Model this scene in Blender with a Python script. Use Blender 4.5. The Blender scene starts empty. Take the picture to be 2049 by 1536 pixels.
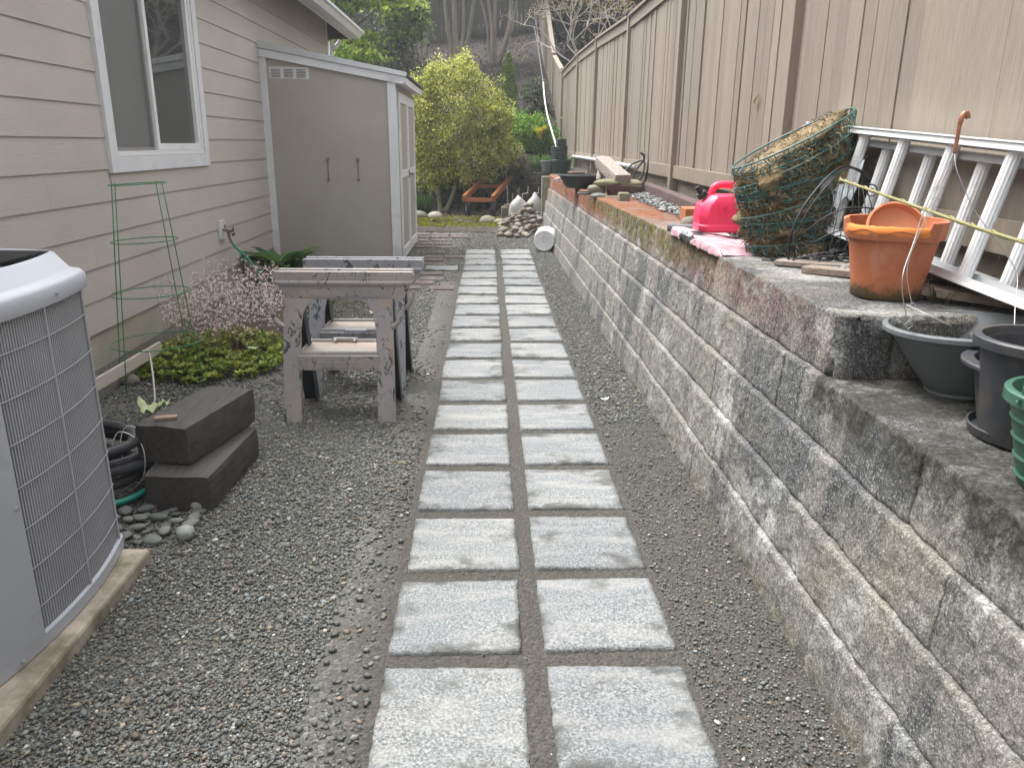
import bpy, bmesh, math, random
import numpy as np
from mathutils import Vector, Matrix

R = math.radians
random.seed(7)
rng = np.random.default_rng(11)
sc = bpy.context.scene
COL = sc.collection

# ------------------------------------------------------------------ camera
F, PITCH, YAW, ROLL, CH = 1550.7 / 2049.0, 0.30075, 0.03321, 0.01062, 1.49578
cam = bpy.data.cameras.new('camera'); camo = bpy.data.objects.new('camera', cam); COL.objects.link(camo)
cam.sensor_fit = 'HORIZONTAL'; cam.sensor_width = 36.0; cam.lens = F * 36.0
cam.clip_start = 0.05; cam.clip_end = 500
fw = Vector((math.sin(YAW) * math.cos(PITCH), math.cos(YAW) * math.cos(PITCH), -math.sin(PITCH)))
rt = Vector((math.cos(YAW), -math.sin(YAW), 0)); up = rt.cross(fw)
r2 = math.cos(ROLL) * rt + math.sin(ROLL) * up; u2 = -math.sin(ROLL) * rt + math.cos(ROLL) * up
m = Matrix((r2, u2, -fw)).transposed().to_4x4(); m.translation = (0, 0, CH)
camo.matrix_world = m
sc.camera = camo

# ------------------------------------------------------------------ world, sun, exposure
SUN_EL, SUN_AZ = 64, -50          # azimuth measured from +Y towards +X
w = bpy.data.worlds.new('World'); sc.world = w; w.use_nodes = True
nt = w.node_tree; nt.nodes.clear()
sky = nt.nodes.new('ShaderNodeTexSky'); sky.sky_type = 'NISHITA'; sky.sun_disc = False
sky.sun_elevation = R(SUN_EL); sky.sun_rotation = R(SUN_AZ); sky.air_density = 1.0; sky.dust_density = 6.0; sky.ozone_density = 1.0
hsv = nt.nodes.new('ShaderNodeHueSaturation'); hsv.inputs['Saturation'].default_value = 0.04
bg = nt.nodes.new('ShaderNodeBackground'); bg.inputs['Strength'].default_value = 0.15
wo = nt.nodes.new('ShaderNodeOutputWorld')
nt.links.new(sky.outputs[0], hsv.inputs['Color']); nt.links.new(hsv.outputs[0], bg.inputs['Color']); nt.links.new(bg.outputs[0], wo.inputs[0])
sl = bpy.data.lights.new('sun', 'SUN'); sl.energy = 0.5; sl.angle = R(25); sl.color = (1.0, 0.955, 0.88)
so = bpy.data.objects.new('sun', sl); COL.objects.link(so)
sd = Vector((math.sin(R(SUN_AZ)) * math.cos(R(SUN_EL)), math.cos(R(SUN_AZ)) * math.cos(R(SUN_EL)), math.sin(R(SUN_EL))))
so.rotation_euler = sd.to_track_quat('Z', 'Y').to_euler(); so.location = (0, 0, 30)
sc.view_settings.view_transform = 'Standard'; sc.view_settings.look = 'None'
sc.view_settings.gamma = 1.0; sc.view_settings.exposure = 1.78

def gz(x, y): return 0.00603 * y + 0.00371 * x      # the yard's very slight fall

# ------------------------------------------------------------------ materials
class NT:
    def __init__(s, name):
        s.m = bpy.data.materials.new(name); s.m.use_nodes = True; s.t = s.m.node_tree
        s.b = s.t.nodes['Principled BSDF']; s.n = s.t.nodes; s.l = s.t.links
    def node(s, typ, **k):
        n = s.n.new(typ)
        for a, v in k.items(): setattr(n, a, v)
        return n
    def link(s, a, b): s.l.new(a, b)
    def coords(s, scale=(1, 1, 1), world=False, loc=(0, 0, 0)):
        if world:
            o = s.node('ShaderNodeNewGeometry').outputs['Position']
        else:
            tc = s.node('ShaderNodeTexCoord').outputs['Object']
            oi = s.node('ShaderNodeObjectInfo').outputs['Random']
            mu = s.node('ShaderNodeMath', operation='MULTIPLY'); mu.inputs[1].default_value = 37.0; s.link(oi, mu.inputs[0])
            ad = s.node('ShaderNodeVectorMath', operation='ADD'); s.link(tc, ad.inputs[0]); s.link(mu.outputs[0], ad.inputs[1]); o = ad.outputs[0]
        mp = s.node('ShaderNodeMapping'); mp.inputs['Scale'].default_value = scale; mp.inputs['Location'].default_value = loc
        s.link(o, mp.inputs[0]); return mp.outputs[0]
    def noise(s, co, scale, detail=4, rough=.55, dist=0):
        n = s.node('ShaderNodeTexNoise'); n.inputs['Scale'].default_value = scale; n.inputs['Detail'].default_value = detail
        n.inputs['Roughness'].default_value = rough; n.inputs['Distortion'].default_value = dist
        s.link(co, n.inputs['Vector']); return n.outputs['Fac']
    def voro(s, co, scale, out='Color', feature='F1'):
        n = s.node('ShaderNodeTexVoronoi', feature=feature); n.inputs['Scale'].default_value = scale
        s.link(co, n.inputs['Vector']); return n.outputs[out]
    def ramp(s, fac, stops, interp='LINEAR'):
        r = s.node('ShaderNodeValToRGB'); e = r.color_ramp.elements; r.color_ramp.interpolation = interp
        while len(e) < len(stops): e.new(0.5)
        for i, (p, c) in enumerate(stops):
            e[i].position = p; e[i].color = (*c, 1) if len(c) == 3 else c
        s.link(fac, r.inputs[0]); return r.outputs[0]
    def f(s, fac, a, b): return s.ramp(fac, [(a, (0, 0, 0)), (b, (1, 1, 1))])
    def mix(s, fac, a, b, mode='MIX'):
        n = s.node('ShaderNodeMix', data_type='RGBA', blend_type=mode)
        for sock, v in ((n.inputs[0], fac), (n.inputs[6], a), (n.inputs[7], b)):
            if isinstance(v, (int, float)): sock.default_value = v
            elif isinstance(v, tuple): sock.default_value = (*v, 1)
            else: s.link(v, sock)
        return n.outputs[2]
    def math(s, op, a, b=0.0):
        n = s.node('ShaderNodeMath', operation=op)
        for sock, v in ((n.inputs[0], a), (n.inputs[1], b)):
            if isinstance(v, (int, float)): sock.default_value = v
            else: s.link(v, sock)
        return n.outputs[0]
    def attr(s, name='Col'):
        a = s.node('ShaderNodeAttribute'); a.attribute_name = name; return a.outputs['Color']
    def sep(s, v):
        n = s.node('ShaderNodeSeparateXYZ'); s.link(v, n.inputs[0]); return n.outputs
    def bump(s, h, strength=.3, dist=.01):
        b = s.node('ShaderNodeBump'); b.inputs['Strength'].default_value = strength; b.inputs['Distance'].default_value = dist
        s.link(h, b.inputs['Height']); s.link(b.outputs[0], s.b.inputs['Normal'])
    def col(s, c):
        if isinstance(c, tuple): s.b.inputs['Base Color'].default_value = (*c, 1)
        else: s.link(c, s.b.inputs['Base Color'])
    def rough(s, r):
        if isinstance(r, (int, float)): s.b.inputs['Roughness'].default_value = r
        else: s.link(r, s.b.inputs['Roughness'])

def sc3(c, k): return tuple(min(1, v * k) for v in c)

def M(name, base, rough=.6, var=.15, scale=6., stretch=(1, 1, 1), bump=.15, bscale=60., bstretch=None, metal=0., dirt=None, dirtamt=.5, spec=.4, world=False):
    """plain surface with mottling, optional dirt patches and fine bump"""
    n = NT(name); co = n.coords(stretch, world)
    f = n.noise(co, scale, 6, .6)
    c = n.ramp(f, [(.25, sc3(base, 1 - var)), (.75, sc3(base, 1 + var))])
    if dirt:
        d = n.noise(n.coords(stretch, world, (3.1, 7.7, 1.3)), scale * .8, 8, .7)
        c = n.mix(n.f(d, .62 - dirtamt * .3, .8 - dirtamt * .2), c, dirt)
    n.col(c); n.rough(rough); n.b.inputs['Metallic'].default_value = metal; n.b.inputs['Specular IOR Level'].default_value = spec
    if bump: n.bump(n.noise(n.coords(bstretch or stretch, world), bscale, 5, .6), bump, .004)
    return n.m

def leafmat(name, rough=.55, trans=.25):
    n = NT(name); c = n.attr(); n.col(c); n.rough(rough); n.b.inputs['Specular IOR Level'].default_value = .35
    tr = n.node('ShaderNodeBsdfTranslucent'); n.link(c, tr.inputs[0])
    ms = n.node('ShaderNodeMixShader'); ms.inputs[0].default_value = trans
    out = n.n['Material Output']; n.link(n.b.outputs[0], ms.inputs[1]); n.link(tr.outputs[0], ms.inputs[2]); n.link(ms.outputs[0], out.inputs[0])
    return n.m

def attrmat(name, rough=.7, bump=.0, bscale=80, spec=.4, var=.2):
    n = NT(name); c = n.attr()
    f = n.noise(n.coords(world=True), bscale, 4)
    c = n.mix(1.0, c, n.ramp(f, [(.25, (1 - var,) * 3), (.75, (1 + var * .5,) * 3)]), 'MULTIPLY')
    n.col(c); n.rough(rough); n.b.inputs['Specular IOR Level'].default_value = spec
    if bump: n.bump(n.noise(n.coords(world=True), bscale * 1.5, 4), bump, .004)
    return n.m

def siding_mat():
    n = NT('painted_siding'); co = n.coords((3, 1, 14), True)
    g = n.noise(co, 5, 8, .65, 1.2); big = n.noise(n.coords((.5, 1, 1.5), True), 1.2, 3)
    c = n.ramp(big, [(.3, (.44, .41, .375)), (.7, (.50, .465, .43))])
    c = n.mix(.5, c, n.ramp(g, [(.3, (.9, .9, .9)), (.7, (1.05, 1.05, 1.05))]), 'MULTIPLY')
    n.col(c); n.rough(.62); n.bump(g, .45, .006); return n.m

def shedmat():
    n = NT('painted_shed_panel'); co = n.coords((14, 14, 3), True)
    g = n.noise(co, 8, 6, .6, .6); big = n.noise(n.coords((1, 1, 1), True), 1.6, 4)
    c = n.ramp(big, [(.3, (.34, .315, .285)), (.7, (.39, .365, .335))])
    sp = n.noise(n.coords((1, 1, 3), True), 160, 2); c = n.mix(n.f(sp, .72, .8), c, (.38, .36, .34))
    n.col(c); n.rough(.6); n.bump(g, .3, .004); return n.m

def fencemat():
    n = NT('painted_fence_wood'); P = n.coords((1, 1, 1), True)
    g = n.noise(n.coords((10, 10, .9), True), 7, 8, .65, .7)
    c = n.ramp(g, [(.28, (.205, .172, .138)), (.72, (.285, .244, .200))])
    c = n.mix(1, c, n.attr(), 'MULTIPLY')
    k = n.voro(n.coords((1, 5, 1.6), True), 1.4, 'Distance')
    c = n.mix(n.ramp(k, [(.0, (1, 1, 1)), (.028, (0, 0, 0))]), c, (.13, .105, .085))
    z = n.sep(P)[2]
    gr = n.math('MULTIPLY', n.f(z, 0, 1), 1)  # unused scale guard
    low = n.node('ShaderNodeMapRange'); low.inputs[1].default_value = 1.32; low.inputs[2].default_value = 1.12; n.link(z, low.inputs[0])
    st = n.math('MULTIPLY', low.outputs[0], n.f(n.noise(n.coords((1, 4, 1), True), 3, 5), .35, .65))
    c = n.mix(st, c, (.17, .15, .10))
    n.col(c); n.rough(.78); n.bump(g, .35, .005); return n.m

def wallmat():
    n = NT('weathered_concrete_block'); A = n.attr('Stain'); s = n.sep(A)
    fine = n.noise(n.coords((1, 1, 1), True), 62, 6, .75, .6); mid = n.noise(n.coords((1, 1, 1), True), 16, 6, .65)
    c = n.ramp(fine, [(.30, (.070, .066, .058)), (.45, (.175, .167, .147)), (.58, (.30, .288, .258)), (.72, (.52, .51, .48))])
    c = n.mix(n.f(mid, .35, .62), n.mix(.55, c, (.13, .126, .113)), c)
    strk = n.noise(n.coords((1, 2.3, .8), True, (0, 2.1, 0)), 1.3, 5, .6, .5)
    dark = n.math('MULTIPLY', n.f(strk, .50, .57), n.f(mid, .22, .46))
    c = n.mix(n.math('MULTIPLY', dark, .88), c, n.mix(n.f(fine, .4, .75), (.042, .046, .053), (.125, .13, .14)))
    wht = n.noise(n.coords((1, 1.7, 1.4), True, (5, 2, 8)), 2.0, 6, .68, .5)
    c = n.mix(n.math('MULTIPLY', n.math('MULTIPLY', n.f(wht, .53, .64), n.f(fine, .36, .58)), .72), c, (.60, .60, .585))
    tan = n.noise(n.coords((1, 1.2, 1.2), True, (1, 9, 4)), 2.2, 5, .6)
    c = n.mix(n.math('MULTIPLY', n.f(tan, .5, .75), .4), c, (.27, .245, .165))
    pits = n.voro(n.coords((1, 1, 1), True), 130, 'Distance')
    gr2 = n.noise(n.coords((1, 1, 1), True, (6, 6, 6)), 150, 3, .8); c = n.mix(n.math('MULTIPLY', n.f(gr2, .54, .66), .75), c, (.055, .053, .048)); c = n.mix(n.math('MULTIPLY', n.ramp(gr2, [(.36, (1, 1, 1)), (.45, (0, 0, 0))]), .75), c, (.56, .55, .52))
    # mask channels: x rust-coloured moss, y green moss, z near-black lichen
    orange = n.math('MULTIPLY', s[0], n.f(n.noise(n.coords((1, 4, 1.2), True), 5.5, 6, .65), .34, .52))
    c = n.mix(orange, c, n.mix(n.f(fine, .4, .7), (.17, .045, .018), (.33, .12, .045)))
    green = n.math('MULTIPLY', s[1], n.f(n.noise(n.coords((1, 6, 1.4), True, (2, 2, 2)), 5, 6, .65), .38, .56))
    c = n.mix(green, c, n.mix(n.f(mid, .35, .65), (.055, .045, .018), (.16, .15, .035)))
    blk = n.math('MULTIPLY', s[2], n.f(n.noise(n.coords((1, 1.6, 1.2), True, (7, 1, 2)), 6, 7, .7), .36, .52))
    c = n.mix(blk, c, n.mix(n.f(fine, .45, .72), (.035, .034, .029), (.13, .125, .11)))
    n.col(c); n.rough(.88); n.b.inputs['Specular IOR Level'].default_value = .25
    h = n.math('ADD', n.math('SUBTRACT', fine, n.math('MULTIPLY', gr2, .5)), n.math('MULTIPLY', mid, 1.2)); n.bump(h, .9, .011); return n.m

def pavermat():
    n = NT('exposed_aggregate_paver'); co = n.coords()
    sp = n.noise(co, 125, 5, .7); v = n.voro(co, 150, 'Color')
    big = n.noise(co, 4.2, 4, .6); big2 = n.noise(n.coords((1.2, 5, 1), loc=(4, 4, 4)), 2.6, 4, .6)
    c = n.ramp(sp, [(.32, (.045, .048, .05)), (.45, (.13, .138, .141)), (.6, (.31, .32, .32))])
    c = n.mix(.35, c, n.mix(1, c, n.ramp(n.sep(v)[0], [(0, (.6, .6, .62)), (1, (1.3, 1.3, 1.27))]), 'MULTIPLY'))
    c = n.mix(n.math('MULTIPLY', n.f(big, .35, .68), .45), c, (.15, .17, .185))
    c = n.mix(n.math('MULTIPLY', n.f(big2, .48, .7), .6), c, (.33, .32, .30))
    d1 = n.noise(n.coords((1, 1.35, 1), loc=(9, 1, 1)), 4.5, 7, .68)
    tc = n.node('ShaderNodeTexCoord').outputs['Object']; xyz = n.sep(tc)
    ex = n.math('ABSOLUTE', xyz[0]); ey = n.math('ABSOLUTE', xyz[1]); e = n.math('MAXIMUM', ex, ey)
    mr = n.node('ShaderNodeMapRange'); mr.inputs[1].default_value = .05; mr.inputs[2].default_value = .20; mr.inputs[4].default_value = .17; n.link(e, mr.inputs[0])
    d = n.math('ADD', d1, mr.outputs[0])
    dm = n.math('MULTIPLY', n.f(d, .635, .75), n.f(sp, .28, .5))
    c = n.mix(n.math('MULTIPLY', dm, .88), c, (.05, .05, .043))
    oi = n.node('ShaderNodeObjectInfo').outputs['Random']; c = n.mix(1, c, n.ramp(oi, [(0, (.84, .85, .86)), (.5, (1, 1, 1)), (1, (1.06, 1.05, 1.02))]), 'MULTIPLY')
    n.col(c); n.rough(.75); n.bump(n.math('ADD', sp, n.voro(co, 150, 'Distance')), .5, .004); return n.m

def groundmat():
    n = NT('yard_gravel_bed'); P = n.coords((1, 1, 1), True)
    v = n.voro(P, 95, 'Color'); dist = n.voro(P, 95, 'Distance'); f = n.noise(P, 60, 5, .7); big = n.noise(P, 1.3, 4, .6)
    c = n.ramp(n.sep(v)[0], [(0, (.075, .077, .071)), (.5, (.13, .132, .12)), (.85, (.19, .185, .168)), (1, (.30, .29, .26))])
    soil = n.ramp(f, [(.3, (.065, .058, .048)), (.7, (.15, .137, .115))])
    c = n.mix(n.f(big, .42, .6), c, n.mix(.55, c, soil)); c = n.mix(n.math('MULTIPLY', n.f(f, .4, .7), .35), c, soil)
    px0 = n.sep(P)[0]; me_ = n.node('ShaderNodeMapRange'); me_.inputs[1].default_value = -.50; me_.inputs[2].default_value = -.30; n.link(px0, me_.inputs[0])
    c = n.mix(n.math('MULTIPLY', me_.outputs[0], .8), c, n.ramp(f, [(.3, (.028, .025, .021)), (.62, (.066, .060, .050)), (.75, (.15, .14, .118))]))
    ms = n.noise(n.coords((1, .6, 1), True, (3, 3, 3)), 1.6, 7, .7)
    # thin moss film between house and path
    pp = n.sep(P)
    mx = n.node('ShaderNodeMapRange'); mx.inputs[1].default_value = -.75; mx.inputs[2].default_value = -1.15; n.link(pp[0], mx.inputs[0])
    my = n.node('ShaderNodeMapRange'); my.inputs[1].default_value = 4.9; my.inputs[2].default_value = 6.2; n.link(pp[1], my.inputs[0])
    c = n.mix(n.math('MULTIPLY', n.math('MULTIPLY', n.f(ms, .42, .58), .85), n.math('MULTIPLY', mx.outputs[0], my.outputs[0])), c, n.mix(n.f(f, .4, .7), (.06, .055, .02), (.13, .13, .035)))
    n.col(c); n.rough(.9); n.bump(n.math('SUBTRACT', f, dist), .8, .012); return n.m

def hillmat():
    n = NT('bark_mulch_slope'); P = n.coords((1, 1, 1), True)
    v = n.voro(P, 16, 'Color'); f = n.noise(P, 22, 6, .7)
    c = n.ramp(f, [(.3, (.010, .007, .006)), (.7, (.030, .021, .018))])
    c = n.mix(n.math('MULTIPLY', n.f(n.sep(v)[0], .92, .96), 1), c, (.085, .066, .058))
    n.col(c); n.rough(.95); n.bump(f, .8, .05); return n.m

def glassmat():
    n = NT('window_glass'); n.col((.055, .063, .062)); n.rough(.03); n.b.inputs['Specular IOR Level'].default_value = .75
    n.b.inputs['IOR'].default_value = 1.6; return n.m

def sawmat(ca=(.275, .262, .27), cb_=(.345, .31, .288)):
    n = NT('paint_splattered_plastic'); co = n.coords((1, 1, 1))
    big = n.noise(co, 3.0, 4, .6); c = n.ramp(big, [(.35, ca), (.65, cb_)])
    cr = n.math('ABSOLUTE', n.math('SUBTRACT', n.noise(n.coords((1.6, 1.6, .8)), 8, 3, .5, 1.2), .5))
    m1 = n.math('MULTIPLY', n.ramp(cr, [(.004, (1, 1, 1)), (.010, (0, 0, 0))]), n.f(n.noise(co, 7, 4), .44, .50))
    ch = n.f(n.noise(n.coords((1.5, 1.5, .7), loc=(5, 5, 5)), 10, 5, .65, .5), .60, .62)
    c = n.mix(n.math('MAXIMUM', m1, ch), c, (.055, .058, .07))
    pk = n.f(n.noise(n.coords((1, 1, .6), loc=(8, 2, 1)), 6, 4), .60, .63); c = n.mix(n.math('MULTIPLY', pk, .7), c, (.36, .27, .22))
    n.col(c); n.rough(.5); n.bump(n.noise(co, 60, 4), .12, .003); return n.m

def coirmat():
    n = NT('coir_fibre'); co = n.coords((1, 1, 3), True); f = n.noise(co, 55, 8, .75, 1.5)
    c = n.ramp(f, [(.3, (.05, .036, .020)), (.48, (.22, .165, .085)), (.64, (.47, .345, .20))])
    c = n.mix(1, c, n.attr(), 'MULTIPLY')
    n.col(c); n.rough(.95); n.bump(f, 1, .02); return n.m

def timbermat(name, lo, hi, lat):
    n = NT(name); st = [14, 14, 14]; st[lat] = 1.0
    g = n.noise(n.coords(tuple(st)), 3.2, 8, .7, .8); c = n.ramp(g, [(.3, lo), (.7, hi)])
    n.col(c); n.rough(.8); n.bump(g, .7, .008); return n.m

def terramat():
    n = NT('terracotta'); co = n.coords()
    b = n.noise(co, 5, 5, .6); c = n.ramp(b, [(.3, (.36, .105, .045)), (.7, (.47, .16, .07))])
    w_ = n.noise(n.coords((1, 1, .5), loc=(2, 8, 8)), 9, 7, .7); c = n.mix(n.math('MULTIPLY', n.f(w_, .52, .72), .45), c, (.55, .34, .26))
    z = n.sep(n.node('ShaderNodeTexCoord').outputs['Object'])[2]
    mr = n.node('ShaderNodeMapRange'); mr.inputs[1].default_value = .075; mr.inputs[2].default_value = .0; n.link(z, mr.inputs[0])
    k = n.math('MULTIPLY', n.f(n.math('ADD', n.math('MULTIPLY', mr.outputs[0], .55), n.noise(co, 26, 6, .7)), .66, .9), .9)
    c = n.mix(k, c, (.055, .06, .025)); n.col(c); n.rough(.72); n.bump(n.noise(co, 70, 5), .2, .003); return n.m

MAT = {}
MAT['siding'] = siding_mat(); MAT['shed'] = shedmat(); MAT['fence'] = fencemat(); MAT['wall'] = wallmat(); MAT['paver'] = pavermat()
MAT['ground'] = groundmat(); MAT['hill'] = hillmat(); MAT['glass'] = glassmat(); MAT['saw'] = sawmat(); MAT['saw2'] = sawmat((.23, .238, .262), (.27, .272, .292)); MAT['coir'] = coirmat(); MAT['terra'] = terramat()
MAT['white'] = M('white_paint', (.74, .75, .77), .45, .04, 3, bump=.06, dirt=(.5, .5, .5), dirtamt=.1)
MAT['trim'] = M('white_trim_wood', (.66, .68, .72), .5, .06, 4, bump=.12, dirt=(.42, .42, .44), dirtamt=.25)
MAT['foundation'] = M('house_foundation', (.40, .36, .29), .85, .12, 3, bump=.4, bscale=40, dirt=(.28, .33, .27), dirtamt=.6, world=True)
MAT['roof'] = M('roof_shingle', (.055, .057, .06), .9, .3, 20, bump=.5)
MAT['flash'] = M('metal_flashing', (.62, .65, .68), .28, .1, 3, bump=.05, metal=.55)
MAT['acmetal'] = M('grey_enamelled_metal', (.37, .39, .435), .36, .05, 3, bump=.03, dirt=(.20, .20, .2), dirtamt=.12)
MAT['accoil'] = M('dark_coil', (.10, .105, .12), .6, .2, 6, bump=0)
MAT['acslat'] = M('grey_coil_fins', (.34, .35, .38), .45, .1, 4, bump=0)
MAT['acwire'] = M('pale_guard_wire', (.30, .31, .33), .5, .1, 20, bump=0)
MAT['acpad'] = M('ac_pad_concrete', (.40, .345, .285), .85, .15, 6, bump=.5, dirt=(.13, .12, .07), dirtamt=.75)
MAT['greenwire'] = M('green_coated_wire', (.05, .22, .075), .4, .15, 8, bump=0)
MAT['greywood'] = M('pale_lath', (.56, .51, .45), .7, .08, 6, (8, 1, 8), bump=.2)
MAT['sleeper'] = timbermat('old_black_timber', (.024, .024, .026), (.080, .068, .058), 1)
MAT['black'] = M('black_plastic', (.022, .024, .028), .45, .2, 8, bump=.1, dirt=(.10, .10, .10), dirtamt=.25)
MAT['blackdull'] = M('dull_black_pipe', (.034, .037, .043), .55, .2, 8, bump=.1, dirt=(.08, .08, .08), dirtamt=.2)
MAT['greypot'] = M('faded_grey_plastic', (.115, .126, .133), .55, .12, 5, bump=.08, dirt=(.17, .18, .17), dirtamt=.3)
MAT['dirtypot'] = M('muddy_black_plastic', (.034, .037, .044), .45, .2, 6, bump=.12, dirt=(.10, .086, .068), dirtamt=.45)
MAT['greenpot'] = M('green_plastic', (.035, .105, .072), .38, .1, 6, bump=.05, dirt=(.07, .12, .095), dirtamt=.2)
MAT['darkgreenpot'] = M('dark_green_plastic', (.018, .042, .036), .5, .2, 9, bump=.06)
MAT['teal'] = M('teal_hose', (.03, .30, .23), .4, .1, 9, bump=0)
MAT['whitewire'] = M('pale_wire', (.42, .42, .42), .4, .05, 9, bump=0, metal=.3)
MAT['wirewhite'] = M('white_twine', (.75, .75, .75), .6, .05, 9, bump=0)
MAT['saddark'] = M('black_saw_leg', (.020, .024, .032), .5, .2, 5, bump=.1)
MAT['tray'] = M('dusty_tray', (.33, .29, .255), .6, .2, 7, bump=.15, dirt=(.36, .25, .19), dirtamt=.55)
MAT['trayedge'] = M('pale_tray_rim', (.40, .39, .39), .5, .08, 9, bump=.1)
MAT['brass'] = M('weathered_brass', (.20, .17, .14), .45, .3, 40, metal=.6, bump=.1)
MAT['rust'] = M('rusty_iron', (.26, .18, .13), .85, .3, 40, bump=.5)
MAT['copper'] = M('peeling_copper', (.38, .17, .10), .35, .3, 30, metal=.5, bump=.3)
MAT['red'] = M('pink_red_plastic', (.86, .045, .125), .38, .05, 4, bump=.05, spec=.5)
MAT['bagpink'] = M('pink_bag_film', (.46, .27, .31), .42, .15, 14, bump=.5, bscale=30, dirt=(.60, .50, .52), dirtamt=.55)
MAT['bagblack'] = M('black_bag_print', (.03, .03, .034), .5, .15, 9, bump=.3, bscale=25)
MAT['bagwhite'] = M('white_bag_film', (.33, .33, .32), .45, .12, 9, bump=.7, bscale=18, dirt=(.45, .42, .36), dirtamt=.35)
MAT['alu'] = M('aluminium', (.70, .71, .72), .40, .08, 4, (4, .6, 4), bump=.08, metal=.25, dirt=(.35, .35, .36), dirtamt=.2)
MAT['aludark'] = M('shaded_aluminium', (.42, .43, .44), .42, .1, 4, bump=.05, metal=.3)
MAT['rope'] = M('yellow_rope', (.27, .25, .12), .9, .3, 120, bump=.8, bscale=200)
MAT['cartwood'] = timbermat('stained_cart_wood', (.20, .065, .02), (.40, .15, .05), 1)
MAT['rubber'] = M('tyre_rubber', (.018, .018, .02), .75, .2, 9, bump=.2)
MAT['plank'] = timbermat('weathered_plank', (.13, .10, .08), (.30, .235, .185), 1)
MAT['browntimber'] = timbermat('brown_painted_timber', (.060, .034, .034), (.115, .070, .066), 1)
MAT['greytimber'] = timbermat('bleached_timber', (.17, .145, .13), (.36, .30, .26), 1)
MAT['brick'] = M('orange_brick', (.36, .13, .055), .85, .2, 12, bump=.5)
MAT['brownbrick'] = M('brown_brick', (.135, .082, .062), .85, .25, 12, bump=.5)
MAT['yardbrick'] = M('worn_yard_brick', (.105, .085, .074), .85, .25, 7, bump=.5, dirt=(.22, .20, .17), dirtamt=.35)
MAT['block'] = M('rough_concrete_lump', (.22, .215, .18), .9, .25, 14, bump=.9, bscale=50, dirt=(.20, .18, .08), dirtamt=.6)
MAT['wiregreen'] = M('dark_green_wire', (.05, .12, .112), .45, .3, 12, bump=0)
MAT['wireblack'] = M('black_wire', (.02, .022, .026), .45, .3, 12, bump=0)
MAT['bark'] = M('smooth_bark', (.20, .175, .145), .85, .2, 8, (3, 3, .6), bump=.4, world=True)
MAT['palebark'] = M('pale_twig_bark', (.36, .34, .31), .8, .2, 8, bump=.3, world=True)
MAT['olivebark'] = M('shrub_bark', (.33, .31, .21), .8, .2, 9, bump=.3, world=True)
MAT['darkfence_eaveshade'] = M('dark_fence_and_eave_shade', (.055, .052, .045), .85, .2, 5, (6, 1, .6), bump=.3, world=True)  # back fence's own dark brown; also paints the shade on the eave end
MAT['stone'] = attrmat('river_stone', .7, .15, 60)
MAT['gravelstone'] = attrmat('gravel_stone', .62, 0, 200, .45, .25)
MAT['leaf'] = leafmat('leaf', .5, .38); MAT['needle'] = leafmat('needle', .7, .1)
MAT['petal'] = leafmat('petal', .7, .5)
MAT['soil'] = M('dark_soil', (.045, .038, .031), .95, .35, 14, bump=1, bscale=40, world=True)
MAT['lining'] = M('dark_room', (.05, .055, .055), .9, .1, 3, bump=0)
MAT['wheelhub'] = M('grey_hub', (.25, .26, .28), .5, .1, 9, bump=.1)
MAT['bucket'] = M('white_bucket_plastic', (.72, .72, .73), .4, .06, 8, bump=.06, dirt=(.45, .43, .40), dirtamt=.3)
MAT['oldbox'] = M('mossy_concrete_box', (.12, .11, .085), .9, .25, 9, bump=.6, dirt=(.10, .10, .04), dirtamt=.6)
MAT['vent'] = M('white_vent_plastic', (.62, .63, .64), .5, .05, 9, bump=.05)
MAT['leafcream'] = M('wilted_leaf', (.42, .47, .27), .7, .3, 30, bump=.3)
MAT['chip'] = M('wood_chip', (.26, .18, .125), .8, .2, 40, bump=.3)
MAT['clay2'] = M('bare_clay', (.50, .20, .10), .7, .1, 9, bump=.15)
MAT['clayraw'] = M('broken_clay_edge', (.66, .22, .045), .8, .15, 14, bump=.6, bscale=35)

# ------------------------------------------------------------------ object helpers
WL = {}
def finish(o, parent, base):
    COL.objects.link(o)
    if parent is not None:
        o.parent = parent; o.location = base - WL[parent.name]
    else: o.location = base
    WL[o.name] = base.copy()

def tag(o, label=None, cat=None, group=None, kind=None):
    if label: o['label'] = label
    if cat: o['category'] = cat
    if group: o['group'] = group
    if kind: o['kind'] = kind
    return o

def thing(name, label, cat, loc, group=None):
    o = bpy.data.objects.new(name, None); o.empty_display_size = .1
    finish(o, None, Vector(loc)); return tag(o, label, cat, group)

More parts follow.
